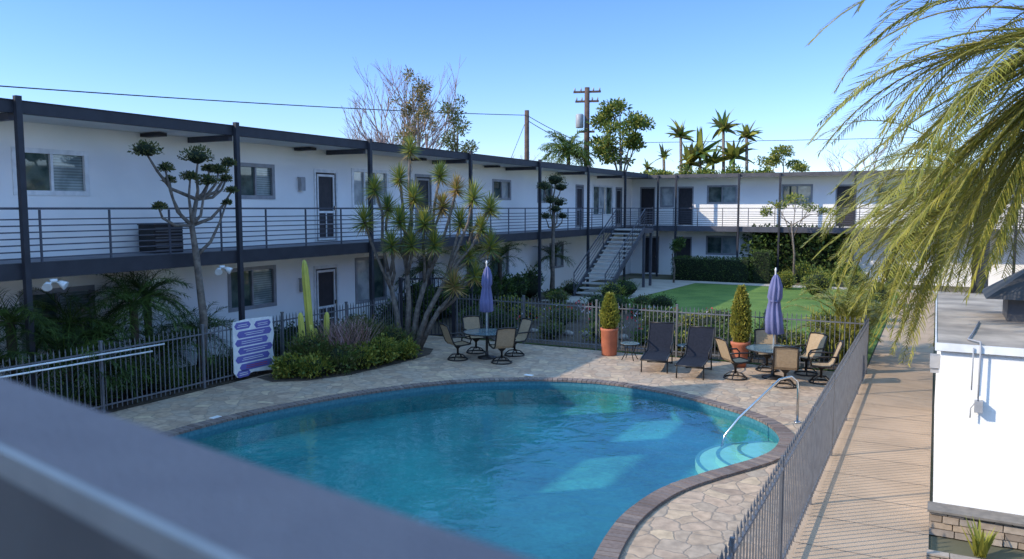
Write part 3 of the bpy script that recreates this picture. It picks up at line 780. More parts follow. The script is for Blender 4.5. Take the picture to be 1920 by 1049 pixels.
def putchair(T, az, rad, dr=0):
    global first
    x = T[0]+rad*math.cos(az); y = T[1]+rad*math.sin(az); rz = az-math.pi/2+dr
    if first: ch.location = (x,y,.001); ch.rotation_euler = (0,0,rz); first = False
    else: clone(ch, (x,y,.001), rz)
for a,r_,d in ((-2.35,.82,.2),(-.55,.82,-.2),(.95,.85,.1),(2.45,.88,0)): putchair(T1,a,r_,d)
for a,r_,d in ((-2.6,.92,.2),(-1.1,.92,-.3),(.0,1.1,.2),(1.9,.9,0),(.9,1.05,.1)): putchair(T2,a,r_,d)
def table(T, lab):
    r = root('patio_table', (*T,0), lab, 'table', 'round patio tables')
    mb = MB(); mb.lathe([(.62,.705),(.64,.712),(.62,.72)], n=36); mk('glass_top', mb, TABLEG, r, local=True)
    mb = MB(); mb.ring((0,0,.71), .64, .018, 32); mb.lathe([(.26,0.002),(.26,.03),(.05,.08),(.035,.2),(.035,.6),(.09,.69),(.09,.70)], n=16); mk('pedestal', mb, BRONZE, r, local=True)
table(T1, 'round glass patio table in the shade'); table(T2, 'round glass patio table in dappled sun')
def umbrella(T, z0, z1, w, lab):
    r = root('closed_umbrella', (*T,.725), lab, 'umbrella', 'closed patio umbrellas')
    mb = MB(); mb.lathe([(.02,0),(.02,z1-.725+.08),(.03,z1-.725+.1),(.01,z1-.725+.16)], n=8); mk('pole', mb, WHITEP, r, local=True)
    mb = MB(); h = z1-z0; b = z0-.725
    pr_ = [(.6*w,b+.02),(w,b+.05),(w*.95,b+h*.25),(w*.75,b+h*.45),(w*.62,b+h*.56),(w*.8,b+h*.62),(w*.72,b+h*.8),(w*.45,b+h*.93),(w*.15,b+h)]
    mb.lathe(pr_, n=48, flute=.24, nf=8)
    mb.V = [(v[0]+.02*math.sin(v[2]*5), v[1]+.015*math.sin(v[2]*7+1), v[2]) for v in mb.V]
    mk('canopy', mb, UMB, r, local=True)
    mb = MB(); mb.lathe([(w*.70,b+h*.55),(w*.70,b+h*.575)], n=16); mk('tie_strap', mb, UMB, r, local=True)
umbrella(T1,1.25,2.52,.16,'closed violet blue umbrella through the shaded table')
umbrella(T2,1.05,2.52,.18,'closed violet blue umbrella through the sunlit table')
def lounger(loc, rz, src=None):
    if src: return clone(src, loc, rz)
    r = root('sun_lounger', (0,0,0), 'dark sling sun lounger with raised back', 'lounger', 'sun loungers by the pool')
    prof = [(-1.25,.33),(-1.2,.36),(-.6,.37),(0,.36),(.12,.42),(.36,.72),(.54,.96),(.6,1.02)]
    mb = MB()
    for i in range(len(prof)-1):
        a,b = prof[i],prof[i+1]
        for o in (0,-.014): mb.face([(-.31,a[0],a[1]+o),(.31,a[0],a[1]+o),(.31,b[0],b[1]+o),(-.31,b[0],b[1]+o)],0,True)
    mk('sling', mb, DSLING, r)
    mb = MB()
    for s in (-.32,.32):
        mb.tube([(s,a,b) for a,b in prof], .02, 6)
        mb.tube([(s,-1.1,.36),(s,-1.12,.0)], .018, 6); mb.tube([(s,.1,.38),(s,.2,.0)], .018, 6)
        mb.tube([(s,-.35,.37),(s*1.06,-.38,.55),(s*1.06,-.1,.6),(s*1.03,.25,.58)], .017, 6)
    mb.tube([(-.32,.6,1.02),(.32,.6,1.02)], .02, 6); mb.tube([(-.32,-1.25,.33),(.32,-1.25,.33)], .018, 6); mb.tube([(-.32,.2,.02),(.32,.2,.02)], .015, 6)
    mk('frame', mb, BRONZE, r)
    r.location = loc; r.rotation_euler = (0,0,rz); return r
lg = lounger((-6.3,20.1,.001), .2); lounger((-5.2,19.8,.001), .1, lg)
def sidetable(loc):
    r = root('side_table', (*loc,0), 'small round dark side table between loungers', 'table', 'small side tables')
    mb = MB(); mb.lathe([(.24,.43),(.26,.44),(.26,.455),(.24,.46)], n=20); mk('top', mb, TABLEG, r, local=True)
    mb = MB(); mb.ring((0,0,.44), .26, .014)
    for i in range(4):
        t = math.pi/4+i*math.pi/2; c,s = math.cos(t),math.sin(t); mb.tube([(c*.2,s*.2,.43),(c*.12,s*.12,.2),(c*.24,s*.24,.0)], .013, 5)
    mk('legs', mb, BRONZE, r, local=True)
sidetable((-7.2,20.35)); sidetable((-5.75,20.75)); 

def pot_plant(name, T, pr_, bz, shape, n, lab, leafm):
    r = root(name, (*T,0), lab, 'potted plant')
    mb = MB(); mb.lathe(pr_, n=24); mk('pot', mb, TERRA, r, local=True)
    mb = MB()
    mb.lathe([(max(.02,a*.7),z) for a,z in shape], n=12, m=2)
    for _ in range(n):
        z = U(shape[0][1], shape[-1][1])
        for i in range(len(shape)-1):
            if shape[i][1] <= z <= shape[i+1][1]:
                f = (z-shape[i][1])/(shape[i+1][1]-shape[i][1]); rr = shape[i][0]*(1-f)+shape[i+1][0]*f
        rr *= U(.7,1.1); t = U(0,6.283); v = Vector((math.cos(t),math.sin(t),0))
        mb.leaf(Vector((rr*v.x, rr*v.y, z)), v*.6+Vector((U(-.5,.5),U(-.5,.5),U(.2,1.5))), U(.05,.10), .5, R.choice((0,0,0,1)))
    mk('foliage', mb, [leafm, L_YEL, L_CORE], r, local=True)
pot_plant('potted_shrub', (-7.95,20.75), [(.2,0),(.215,.03),(.235,.68),(.25,.70),(.25,.76),(.21,.76),(.2,.70)], .7, [(.13,.74),(.22,.9),(.23,1.1),(.17,1.4),(.05,1.70)], 2800, 'cone-shaped green shrub in tall terracotta cylinder pot', L_YEL)
pot_plant('potted_shrub', (-4.35,20.75), [(.15,0),(.2,.3),(.22,.55),(.25,.6),(.25,.66),(.2,.66)], .6, [(.14,.62),(.22,.9),(.22,1.2),(.18,1.6),(.10,1.9),(.03,2.08)], 3600, 'tall slim yellow-green shrub in terracotta pot', L_GOLD)

for y in (9.55,13.75):
    r = root('flood_light', (-15.3,y,2.71), 'white twin-head flood light under the balcony edge', 'light', 'twin flood lights')
    mb = MB(); mb.lathe([(.07,-.06),(.07,.0)], n=12); mb.tube([(0,0,-.04),(.02,-.12,-.1)], .02, 6); mb.tube([(0,0,-.04),(.02,.12,-.1)], .02, 6)
    mk('bracket', mb, WHITEP, r, local=True)
    for s in (-1,1):
        mb = MB(); c = Vector((.02,.14*s,-.1)); d = Vector((.7,.5*s,-.5)).normalized()
        mb.tube([c-d*.06, c-d*.02, c+d*.05, c+d*.10], [.03,.055,.075,.09], 14); mk('lamp_head', mb, WHITEP, r, local=True)
r = root('slatted_air_conditioner', (-16.5,13.0,3.03), 'dark louvred box unit standing on the balcony', 'air conditioner')
mb = MB(); mb.box(-.28,.28,-.40,.40,0.001,.66); mb.box(-.3,.3,-.42,.42,.661,.69); mk('housing', mb, BLACK, r, local=True)
mb = MB()
for i in range(8): mb.beam((.3,-.38,.07+i*.075),(.3,.38,.07+i*.075),.03,.03)
mk('louvre', mb, DGREY, r, local=True)

# ------------------------------------------------------------------ plants
def tree_root(name, at, label): return root(name, at, label, 'tree')
yr = tree_root('yucca_tree', (-13.2,18.4,0), 'multi-trunked yucca with spiky rosettes beside the deck')
RV = Vector((.883,.469,0)); FV = Vector((-.469,.883,0))
B = Vector((-13.2,18.4,0))
def YP(dx, df, z): return B+RV*dx+FV*df+Vector((0,0,z))
tk = MB(); cr_ = MB()
stems = [
 ([(-.15,0,0),(-.25,.05,1.0),(-.5,.1,2.3)], [(-1.1,-.2,3.75,0),(-.5,.2,4.1,0),(-.85,.1,4.65,0),(-.3,-.5,3.1,0)]),
 ([(0,0.1,0),(.08,.1,1.4),(.0,.15,2.8)], [(.15,.2,5.75,0),(-.2,.5,4.95,0),(.25,.1,4.4,0),(-.1,-.3,3.75,0),(.25,-.4,3.1,0)]),
 ([(.15,0,0),(.3,.2,1.2),(.65,.3,2.4)], [(.95,.6,5.05,0),(.6,-.4,3.7,0),(1.45,.2,4.65,1),(1.05,.3,4.15,1),(.85,-.3,3.1,0)]),
 ([(.25,-.1,0),(.6,0,1.1),(1.2,0,2.2)], [(1.95,-.2,4.4,0),(2.4,.3,4.1,0),(1.55,.3,3.7,0),(1.8,.2,2.75,0),(2.15,.1,3.55,0)]),
 ([(.3,.1,0),(.7,.1,.8),(1.0,0,1.3)], [(1.4,-.3,1.95,1),(2.4,.4,3.0,0),(1.95,.1,2.2,0)]),
]
for main, tips in stems:
    mp = [YP(*q) for q in main]; tk.tube(mp,[.10,.075,.06],8)
    for (dx,df,z,yl) in tips:
        tip = YP(dx,df,z); s = mp[-1].lerp(mp[-2], U(0,.5)); m1 = s.lerp(tip,.35)+Vector((0,0,-.05))+RV*U(-.15,.15)+FV*U(-.15,.15); m2 = s.lerp(tip,.7)+RV*U(-.12,.12)
        tk.tube([s,m1,m2,tip],[.052,.045,.04,.035],7)
        for _ in range(14):
            q = m2.lerp(tip,U(.5,1)); t = U(0,6.283)
            cr_.blade(q,(math.cos(t)*.6,math.sin(t)*.6,-1.0),U(.18,.3),.03,.5,2,2)
        nn = 135; sz = U(.85,1.15)
        for j in range(nn):
            f = j/nn; el = -0.7+f*2.1; t = j*2.399
            d = (math.cos(t)*math.cos(el),math.sin(t)*math.cos(el),math.sin(el))
            m = 2 if (yl and R.random()<.7) or f<.06 else (1 if R.random()<.6 else 0)
            cr_.blade(tip+Vector((0,0,-.12+.2*f)),d,U(.36,.54)*sz,.046,U(.0,.2),2,m,U(-1.2,1.2))
mk('trunk', tk, BARK, yr); mk('crown', cr_, [L_YUC,L_YEL,L_DRY], yr)

def pompom(base, pads, trunk, label, nl=520, g=.94):
    r = tree_root('cloud_pruned_tree', base, label); tk = MB(); cr_ = MB()
    b = Vector(base); tp = [b+Vector(q) for q in trunk]
    tk.tube(tp,[.10,.09,.075,.06,.045][:len(tp)],8)
    for (dy,z,rr,dx) in pads:
        rr *= g
        p = b+Vector((dx,dy,z)); s = min(tp, key=lambda q:(q-p+Vector((0,0,.8))).length)
        m1 = s.lerp(p,.35)+Vector((U(-.06,.06),dy*.18,-.12)); m2 = s.lerp(p,.7)+Vector((U(-.06,.06),dy*.12,-.10)); tk.tube([s,m1,m2,p],[.045,.036,.028,.02],6)
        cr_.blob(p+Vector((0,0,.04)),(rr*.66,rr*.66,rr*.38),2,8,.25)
        lobes = [p+Vector((U(-.35,.35)*rr,U(-.35,.35)*rr,U(-.05,.18)*rr)) for _ in range(4)]
        for _ in range(int(nl*rr/.3)):
            c = R.choice(lobes)
            v = Vector((R.gauss(0,1),R.gauss(0,1),R.gauss(0.25,1))).normalized(); f=U(.6,.85)
            cr_.leaf(c+Vector((v.x*rr*f,v.y*rr*f,max(-.2,v.z)*rr*.7*f)), v+Vector((U(-1,1),U(-1,1),U(-.3,1))), U(.035,.085), .5, R.choice((0,1,1)))
    mk('trunk', tk, BARK, r); mk('crown', cr_, [L_DARK,L_OLIVE,L_CORE], r)
pompom((-15.05,12.85,0),[(-1.3,5.3,.34,0),(-.9,4.95,.18,.1),(-.72,4.7,.13,0),(.0,5.22,.38,.1),(-.28,4.78,.2,.15),(.2,4.7,.24,.2),(.58,4.95,.22,.1),(.88,4.78,.16,0),(1.05,5.15,.2,-.05),(-1.1,4.1,.17,.1),(.95,4.5,.15,.1),(.78,4.22,.11,.1),(.38,5.0,.15,0)],
       [(0,0,0),(.03,.06,1.5),(.02,-.08,3.0),(0,-.16,3.7),(0,0,4.3)],'cloud-pruned tree with round foliage pads rising past the balcony')
pompom((-15.05,32.2,0),[(-.9,5.0,.4,0),(0,5.3,.5,.1),(.8,5.0,.4,0),(-.5,4.4,.35,.1),(.6,4.3,.4,0),(0,4.0,.35,.1),(1.0,3.7,.3,0),(-.8,3.7,.3,0)],
       [(0,0,0),(.0,.0,1.5),(0,0,3.2),(0,0,4.4)],'cloud-pruned tree rising past the far balcony',300)

def smallpalm(base, h, L, nf, label, mats=None, ll=.34, group='small palms in the shaded bed', name='small_palm', lean=0.0, nl=30, lw=.022):
    r = tree_root(name, base, label); r['group'] = group
    b = Vector(base); top = b+Vector((lean,lean*.5,h)); tk = MB()
    tk.tube([b,b.lerp(top,.5)+Vector((.04,0,0)),top],[.11,.085,.09],8); mk('trunk', tk, BARK2, r)
    cr_ = MB()
    for i in range(nf):
        cr_.frond(top, i*2.399+U(-.2,.2), U(-.3,1.2), L*U(.8,1.1), U(1.2,2.2), ll, nl, lw, (0,0,1), 1, 8, .014, .7, 2)
    mk('crown', cr_, mats or [L_DARK,L_MID], r)
for x,y,h in ((-15.7,8.9,1.9),(-16.0,10.3,1.7),(-15.6,11.5,2.0),(-16.2,12.3,2.1),(-15.9,10.9,1.2),(-15.3,9.7,1.0),(-15.5,8.3,1.2),(-16.0,13.6,1.0),(-15.6,12.2,.8),(-15.3,10.6,.7)):
    smallpalm((x,y,0),h,1.2,32,'small dark feathery palm in the shaded bed')
for x,y,h in ((-16.2,26.8,2.2),(-16.0,29.0,2.0),(-16.2,34.5,1.8),(-16.0,23.5,1.9)):
    smallpalm((x,y,0),h,1.3,24,'leafy palm under the balcony')

def shrub(name, c, r, n, size, mats, label, cat='shrub', group=None, lobes=3, sprig=0):
    mb = MB(); cc = (c[0],c[1],r[2]*.8)
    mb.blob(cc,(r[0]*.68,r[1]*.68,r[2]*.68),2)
    for k in range(lobes):
        o = (cc[0]+U(-.4,.4)*r[0], cc[1]+U(-.4,.4)*r[1], cc[2]+U(-.15,.3)*r[2])
        mb.cloud(o,[q*U(.6,.95) for q in r], n//lobes, size, (0,0,1), zmin=.0)
    for _ in range(sprig):
        t = U(0,6.283); q = U(.2,.8)
        mb.blade((cc[0]+math.cos(t)*r[0]*q,cc[1]+math.sin(t)*r[1]*q,cc[2]*.8),(math.cos(t)*.7,math.sin(t)*.7,U(.5,1.4)),r[2]*U(.7,1.3),.025,.5,3,R.choice((0,1)),U(-1,1))
    return mk(name, mb, mats, at=(c[0],c[1],0), label=label, category=cat, group=group)
for x,y,rx,rz,mt in ((-13.7,14.3,.36,.34,0),(-13.25,14.6,.42,.30,0),(-13.0,15.3,.46,.42,1),(-12.9,15.9,.44,.36,0),(-12.8,16.7,.46,.44,0),(-13.7,15.0,.45,.55,1),(-13.6,16.9,.55,.7,1),(-13.1,17.6,.5,.5,1),(-12.7,17.5,.38,.3,0)):
    shrub('low_shrub',(x,y),(rx,rx,rz),1900,.09,[L_YEL if mt==0 else L_OLIVE,L_MID,L_CORE],'loose low yellow-green shrub in the poolside bed',group='low shrubs in the poolside bed',lobes=8,sprig=260)
mb = MB()
for _ in range(560):
    t = U(0,6.283); mb.blade((-13.45+U(-.5,.5),16.1+U(-.55,.55),.3),(math.cos(t)*.5,math.sin(t)*.5,1),U(.8,1.3),.024,.7,3,R.choice((0,0,1)))
mk('plume_grass', mb, [FLP,L_OLIVE], at=(-13.45,16.1,0), label='pinkish feathery grass behind low shrubs', category='ornamental grass')
cr = root('column_cactus', (-14.05,15.5,0), 'tall yellow-green column cactus with several arms', 'cactus')
for dx,dy,h,r_,ln in ((0,0,2.8,.085,-.25),(.1,-.42,1.5,.07,-.12),(.1,.38,1.4,.07,.06),(-.05,.15,1.0,.065,0),(.12,-.15,1.15,.07,-.05)):
    mb = MB()
    pts = [(r_*.9,0.0),(r_,h*.3),(r_,h*.8),(r_*.85,h*.93),(r_*.5,h*.985),(r_*.1,h)]
    mb.lathe(pts,(-14.05+dx,15.5+dy,0),36,0,True,.18,6)
    mb.V = [(v[0], v[1]+ln*(v[2]/h), v[2]) for v in mb.V]
    mk('stem', mb, CACT, cr)

for i in range(16):
    y = 9.5+i*.72; x = U(-15.2,-14.95)
    shrub('jade_plant',(x,y),(U(.3,.5),U(.3,.5),U(.25,.5)),700,.08,[L_DARK,L_MID,L_CORE],'dark succulent shrub behind the fence',group='dark shrubs behind the fence',sprig=50)
for i in range(9):
    y = 21.5+i*1.3; x = -15.9+U(-.3,.3)
    shrub('leafy_shrub',(x,y),(U(.6,.8),U(.6,.9),U(.6,1.0)),1300,.13,[L_DARK,L_MID,L_CORE],'dark leafy shrub under the balcony',group='leafy shrubs under the balcony',sprig=50)
for i in range(6):
    shrub('leafy_shrub',(-16.2,15.2+i*.9),(.5,.55,U(.3,.5)),800,.08,[L_DARK,L_MID,L_CORE],'dark hedge shrub along the wall',group='leafy shrubs under the balcony')
fb = [(-13.6,23),(-12.4,22.6),(-11.2,24.4),(-12.8,25.2),(-9.6,24.6),(-10.4,26.6),(-8.2,25.8),(-12.6,27.6),(-8.6,28.2),(-11.0,29.2),(-13.6,29.6),(-7.2,26.8),(-9.8,28.6),(-12.0,30.2),
      (-10.6,22.6),(-9.0,22.9),(-7.6,22.9),(-6.6,23.6),(-6.3,25.2),(-14.2,30.9),(-11.6,31.1),(-9.4,30.2),(-10.4,30.8),(-13.9,26.4),(-14.0,24.6),(-7.9,24.4),(-11.8,26.2),
      (-6.3,22.2),(-5.5,22.9),(-4.7,22.2),(-3.9,22.9),(-3.1,22.3),(-2.4,22.9),(-5.2,24.0),(-6.8,28.6),(-12.7,33.4),(-12.6,35.0),(-15.0,32.4),(-15.0,34.4),(-3.6,24.4),(-4.4,25.6),(-2.2,27.6),(-2.0,31.6),(-2.4,35.0)]
for i,(x,y) in enumerate(fb):
    mt = [L_MID,L_DARK,L_OLIVE,L_YEL][i%4]
    shrub('garden_shrub',(x,y),(U(.4,.75),U(.4,.75),U(.25,.5)),800,.09,[mt,L_MID,L_CORE],'loose garden shrub in the flower bed',group='garden shrubs in the flower bed',lobes=5,sprig=60)
for k,(fm,nm) in enumerate(((FLR,'red'),(FLW,'white'))):
    mb = MB()
    for _ in range(26):
        c = (U(-12.8,-7.2),U(24,30)); 
        for j in range(6): mb.leaf(Vector((c[0]+U(-.2,.2),c[1]+U(-.2,.2),U(.15,.4))),Vector((U(-1,1),U(-1,1),1)),.09,.8,0)
    mk(nm+'_flowers', mb, fm, kind='stuff')
for i in range(10):
    x = -12.8+i*.62; mb = MB(); mb.blob((x,23.6-abs(i-5)*.1-U(0,.3),.06),(U(.12,.22),U(.1,.16),U(.08,.14)),0,8,.2)
    mk('garden_rock', mb, ROCK, at=(x,23.6,0), label='rounded garden rock edging the flower bed', category='rock', group='garden rocks')
def hedge(x0,x1,y0,y1,h,lab,ms=None):
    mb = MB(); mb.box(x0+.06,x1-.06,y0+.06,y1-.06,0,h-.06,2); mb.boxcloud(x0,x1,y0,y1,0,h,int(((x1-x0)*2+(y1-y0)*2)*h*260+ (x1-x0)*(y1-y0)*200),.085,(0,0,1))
    mk('box_hedge', mb, ms or [L_DARK,L_MID,L_CORE], at=((x0+x1)/2,(y0+y1)/2,0), label=lab, category='hedge')
hedge(-13.3,-9.0,44.6,45.7,1.25,'clipped dark green box hedge before the white wing')
hedge(-8.9,-7.9,44.9,45.9,1.7,'taller dark hedge block beside the ivy')
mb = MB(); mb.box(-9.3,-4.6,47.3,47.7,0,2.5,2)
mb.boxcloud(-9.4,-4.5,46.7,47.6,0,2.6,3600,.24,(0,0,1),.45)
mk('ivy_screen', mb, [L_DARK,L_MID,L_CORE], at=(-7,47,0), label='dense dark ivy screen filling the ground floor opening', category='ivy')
for x,y,r_ in ((-4.7,38.5,.75),(-3.3,41.5,.6),(-2.6,33.5,.55),(-2.4,29.5,.6),(-2.8,26.0,.55),(-6.6,42.0,.5),(-2.0,36.5,.6)):
    shrub('round_topiary',(x,y),(r_,r_,r_),3000,.07,[L_YEL,L_MID,L_CORE],'rounded yellow-green clipped bush on the lawn',group='rounded bushes on the lawn')
for x,y,h in ((-6.3,44.9,1.1),(-5.3,44.7,.9),(-3.8,44.8,1.2),(-1.7,45.2,1.3)):
    shrub('leafy_shrub',(x,y),(.7,.6,h*.6),1300,.12,[L_MID,L_YEL,L_CORE],'leafy shrub in front of the ivy',sprig=60)
def leafytree(name, base, h, crowns, n, size, mats, label, tr=.12, bark=None, w=.5):
    r = tree_root(name, base, label); b = Vector(base); tk = MB(); cr_ = MB()
    top = b+Vector((U(-.2,.2),U(-.2,.2),h))
    tk.tube([b,b.lerp(top,.5)+Vector((.1,0,0)),top],[tr,tr*.8,tr*.5],7)
    for (dx,dy,dz,rx,rz) in crowns:
        c = b+Vector((dx,dy,dz)); s = b.lerp(top,U(.55,.95)); tk.tube([s,s.lerp(c,.5)+Vector((0,0,.2)),c],[tr*.45,tr*.3,tr*.12],5)
        for k in range(5):
            q = c+Vector((U(-1,1)*rx*.6,U(-1,1)*rx*.6,U(-.6,.6)*rz))
            tk.tube([c.lerp(s,.3),q],[tr*.12,tr*.05],4,0,False)
            cr_.cloud(q,(rx*.55,rx*.55,rz*.5),n//5,size,(0,0,1),.2,w)
    mk('trunk', tk, bark or BARK, r); mk('crown', cr_, mats, r)
leafytree('slender_tree',(-6.6,44.4,0),3.4,[(-.9,0,4.2,.9,.35),(.7,.1,4.1,.9,.3),(0,0,4.6,.8,.4),(1.6,0,3.9,.5,.25),(-1.6,0,3.9,.5,.25)],220,.14,[L_YEL,L_MID],'slender light green tree by the balcony',.07)
leafytree('slender_tree',(-12.6,42.6,0),1.6,[(0,0,2.0,.5,.5)],900,.13,[L_DARK,L_MID],'small dark tree near stair landing',.06)
def bigpalm(name, base, h, sets, mats, label, ll=.6, nl=60, lw=.035, segs=14, lseg=4, trunk=.16, hang=1.1, cat='tree', rib=.022, neat=0.0):
    r = root(name, base, label, cat); b = Vector(base); top = b+Vector((0,0,h)); tk = MB()
    k = 10; tk.tube([b.lerp(top,i/k) for i in range(k+1)],[trunk*(1.15-.25*i/k+.05*(i%2)) for i in range(k+1)],12); mk('trunk', tk, BARK, r)
    cr_ = MB(); mm = (0,1,1,2) if len(mats)>2 else (0,0,1)
    for (c_,a0,a1,e0,e1,L,d0,d1) in sets:
        for i in range(c_):
            a = a0+(a1-a0)*((i*0.618)%1)+U(-.1,.1)
            cr_.frond(top+Vector((0,0,U(-.15,.25))), a, U(e0,e1), L*U(.8,1.12), U(d0,d1), ll, nl, lw, mm, 3, segs, rib, hang, lseg, neat)
    while len(mats) < 3: mats = mats+[mats[-1]]
    mk('crown', cr_, mats+[RIB], r)
PI_ = math.pi
bigpalm('queen_palm',(1.95,13.1,2.38),3.9,[(18,0,2*PI_,-.3,1.2,3.8,1.2,2.2),(24,PI_*.62,PI_*1.25,.1,1.1,4.0,1.4,2.5),(40,PI_*.64,PI_*1.22,-1.0,.3,3.7,.7,1.7),(18,PI_*.72,PI_*1.1,-1.1,-.5,3.7,.2,.7)],[L_PALM,L_GOLD,L_YEL],
        'large arching palm with drooping yellow-green fronds over the path',ll=.46,nl=84,lw=.023,lseg=2,hang=.32,rib=.024,neat=.75)
bigpalm('queen_palm',(0.9,20.4,0),4.4,[(16,0,2*PI_,-.2,1.3,3.2,1.2,2.4),(34,PI_*.65,PI_*1.35,-.4,.9,4.0,1.6,2.8),(40,PI_*.65,PI_*1.35,-1.1,.1,3.9,.5,1.5)],[L_PALM,L_GOLD,L_YEL],
        'second palm with drooping yellow-green fronds beside the path',ll=.46,nl=58,lw=.030,lseg=2,hang=.35,rib=.024,neat=.7)
def clump(base, nf, label):
    r = root('areca_palm', base, label, 'shrub'); b = Vector(base); mb = MB(); tk = MB()
    for i in range(nf):
        q = b+Vector((U(-.3,.3),U(-.3,.3),0)); t = q+Vector((U(-.1,.1),U(-.1,.1),U(.3,1.2)))
        tk.tube([q,t],[.025,.02],5); mb.frond(t,i*2.399,U(.6,1.4),U(1.2,1.8),U(1.2,2.4),.34,34,.026,(0,0,1),1,10,.012,.6,3,.5)
    mk('stem', tk, L_YEL, r); mk('leaf_frond', mb, [L_GOLD,L_PALM], r)
clump((-2.1,22.6,0),34,'bushy yellow-green cane palm beside the lawn')
clump((-1.9,24.4,0),34,'tall yellow-green cane palm beside the path')
mb = MB()
for _ in range(34):
    t = U(0,6.283); mb.blade((.62+U(-.05,.05),10.6,0.0),(math.cos(t)*.5,math.sin(t)*.5,1),U(.3,.5),.06,.2,3,0)
mk('agave', mb, L_YEL, at=(.62,10.6,0), label='small yellow-green agave in front of the stone plinth', category='plant')

# ------------------------------------------------------------------ background trees, poles, wires
def bare(base, h, label, spread=.5, mats=TWIG):
    r = tree_root('bare_tree', base, label); tk = MB(); tw = MB()
    def rec(p, d, L, rad, lvl):
        q = p+d*L; m = p.lerp(q,.5)+Vector((U(-.1,.1),U(-.1,.1),0))*L*.3
        (tk if lvl<2 else tw).tube([p,m,q],[rad,rad*.85,rad*.65],5 if lvl<3 else 3,0,False)
        if lvl >= 6: return
        for _ in range(3 if lvl in (0,1,3,4,5) else 2):
            nd = (d+Vector((U(-spread,spread),U(-spread,spread),U(-.05,.4)))).normalized()
            rec(q if R.random()<.7 else m, nd, L*U(.6,.85), rad*.62, lvl+1)
    rec(Vector(base), Vector((0,0,1)), h*.33, h*.017, 0)
    mk('trunk', tk, mats, r); mk('twigs', tw, mats, r)
bare((-32.9,45,0),13.0,'bare winter tree behind the apartment roof',.6)
bare((-34.4,46,0),11.6,'bare winter tree behind the apartment roof',.6)
bare((-31.5,44,0),11.6,'bare winter tree behind the apartment roof',.6)
bare((-36.3,48,0),10.0,'bare winter tree behind the apartment roof',.6)
bare((-36.0,70,0),9.5,'low bare tree beyond the roof',.8)
leafytree('sparse_tree',(-29.5,42.5,0),9.5,[(-.3,0,12.0,1.0,1.0),(-.9,0,10.6,.9,.9),(.5,0,9.8,.8,.8),(-.5,0,8.8,1.2,.7),(.2,0,11.0,.8,.9)],420,.22,[L_OLIVE,L_DRY],'tall sparse olive-green tree behind the roof',.16,BARK,.35)
leafytree('sparse_tree',(-26.3,42.0,0),8.5,[(-.2,0,10.3,.8,.8),(.3,0,9.3,.9,.9),(-.3,0,8.2,.8,.8),(.6,0,7.6,.9,.6)],420,.22,[L_OLIVE,L_MID],'tall sparse olive-green tree behind the roof',.13,BARK,.35)
leafytree('leafy_tree',(-22.3,60,0),9,[(0,0,12.0,1.7,.9),(-1.2,0,10.8,1.4,1.0),(1.3,0,11.0,1.3,1.0),(0,0,9.8,1.8,1.0),(-1.6,0,9.0,1.2,.9),(1.4,0,9.3,.9,.7),(-.6,0,8.2,1.6,.7)],900,.28,[L_MID,L_YEL],'bright green leafy tree beyond the roof',.2)
bigpalm('distant_palm',(-25.8,58,0),8.4,[(44,0,2*PI_,-.3,1.3,2.6,1.4,2.4)],[L_MID,L_YEL],'feathery green palm beside the utility pole',ll=.8,nl=30,lw=.10,segs=8,lseg=2)
for x,z,s,k_ in ((-17.4,9.5,1.15,26),(-15.9,8.1,1.5,30),(-14.2,9.9,1.2,28),(-12.5,9.3,1.05,24),(-18.7,8.0,.8,20),(-13.4,7.8,1.5,30),(-20.0,7.2,.6,18),(-16.6,7.4,1.3,26),(-14.9,7.5,1.2,24)):
    r = tree_root('broadleaf_palm',(x,60,0),'tall palm with broad ragged leaves beyond the far roof'); r['group']='palms beyond the far roof'
    tk = MB(); tk.tube([(x,60,0),(x+.15,60,z*.5),(x,60,z)],[.16,.13,.11],7); mk('trunk', tk, BARK, r)
    cm = MB()
    for i in range(k_):
        t = i*2.399; el = U(-.3,1.45)
        cm.blade((x,60,z),(math.cos(t)*math.cos(el),math.sin(t)*math.cos(el),math.sin(el)),s*U(.8,1.5),s*U(.3,.5),U(.3,1.2),4,R.choice((0,1,2,2)),U(-1.2,1.2))
    mk('crown', cm, [L_MID,L_OLIVE,L_YEL], r)
leafytree('leafy_tree',(-9.9,60,0),6.5,[(0,0,8.2,.9,.5),(-1,0,7.3,1.1,.6),(1,0,7.2,1.0,.5)],700,.2,[L_YEL,L_MID],'yellow-green tree top beyond the far roof',.12)
for x,z in ((-18.8,6.4),(-15.8,6.6),(-12.2,6.5),(-21.3,6.3)):
    leafytree('leafy_tree',(x,58,0),5.0,[(0,0,z,1.3,.6),(-1,0,z-.2,1.1,.5),(1.1,0,z-.1,1.0,.5)],700,.22,[L_MID,L_YEL],'low treetop just above the far roof',.12)
bare((-5.5,62,0),8.5,'thin bare tree beyond the far roof',.9)
r = root('utility_pole', (-30.5,60,0), 'plain brown wooden utility pole', 'utility pole')
mb = MB(); mb.tube([(-30.5,60,0),(-30.5,60,12.2)],[.24,.19],10); mk('mast', mb, WOOD, r)
r = root('utility_pole', (-25.1,60,0), 'wooden utility pole with crossarms and transformer', 'utility pole')
mb = MB(); mb.tube([(-25.1,60,0),(-25.1,60,13.7)],[.26,.2],10); mk('mast', mb, WOOD, r)
for z,w in ((13.35,1.05),(12.6,.9),(10.2,.6)):
    mb = MB(); mb.beam((-25.1-w,60-.3*w,z),(-25.1+w,60+.3*w,z),.14,.16); mk('crossarm', mb, WOOD, r)
for z,w in ((13.35,.95),(12.6,.8)):
    for s in (-1,-.5,.5,1):
        mb = MB(); mb.lathe([(.05,0),(.08,.1),(.04,.25)],(-25.1+s*w,60+.3*s*w,z+.08),8); mk('insulator', mb, GREYBOX, r)
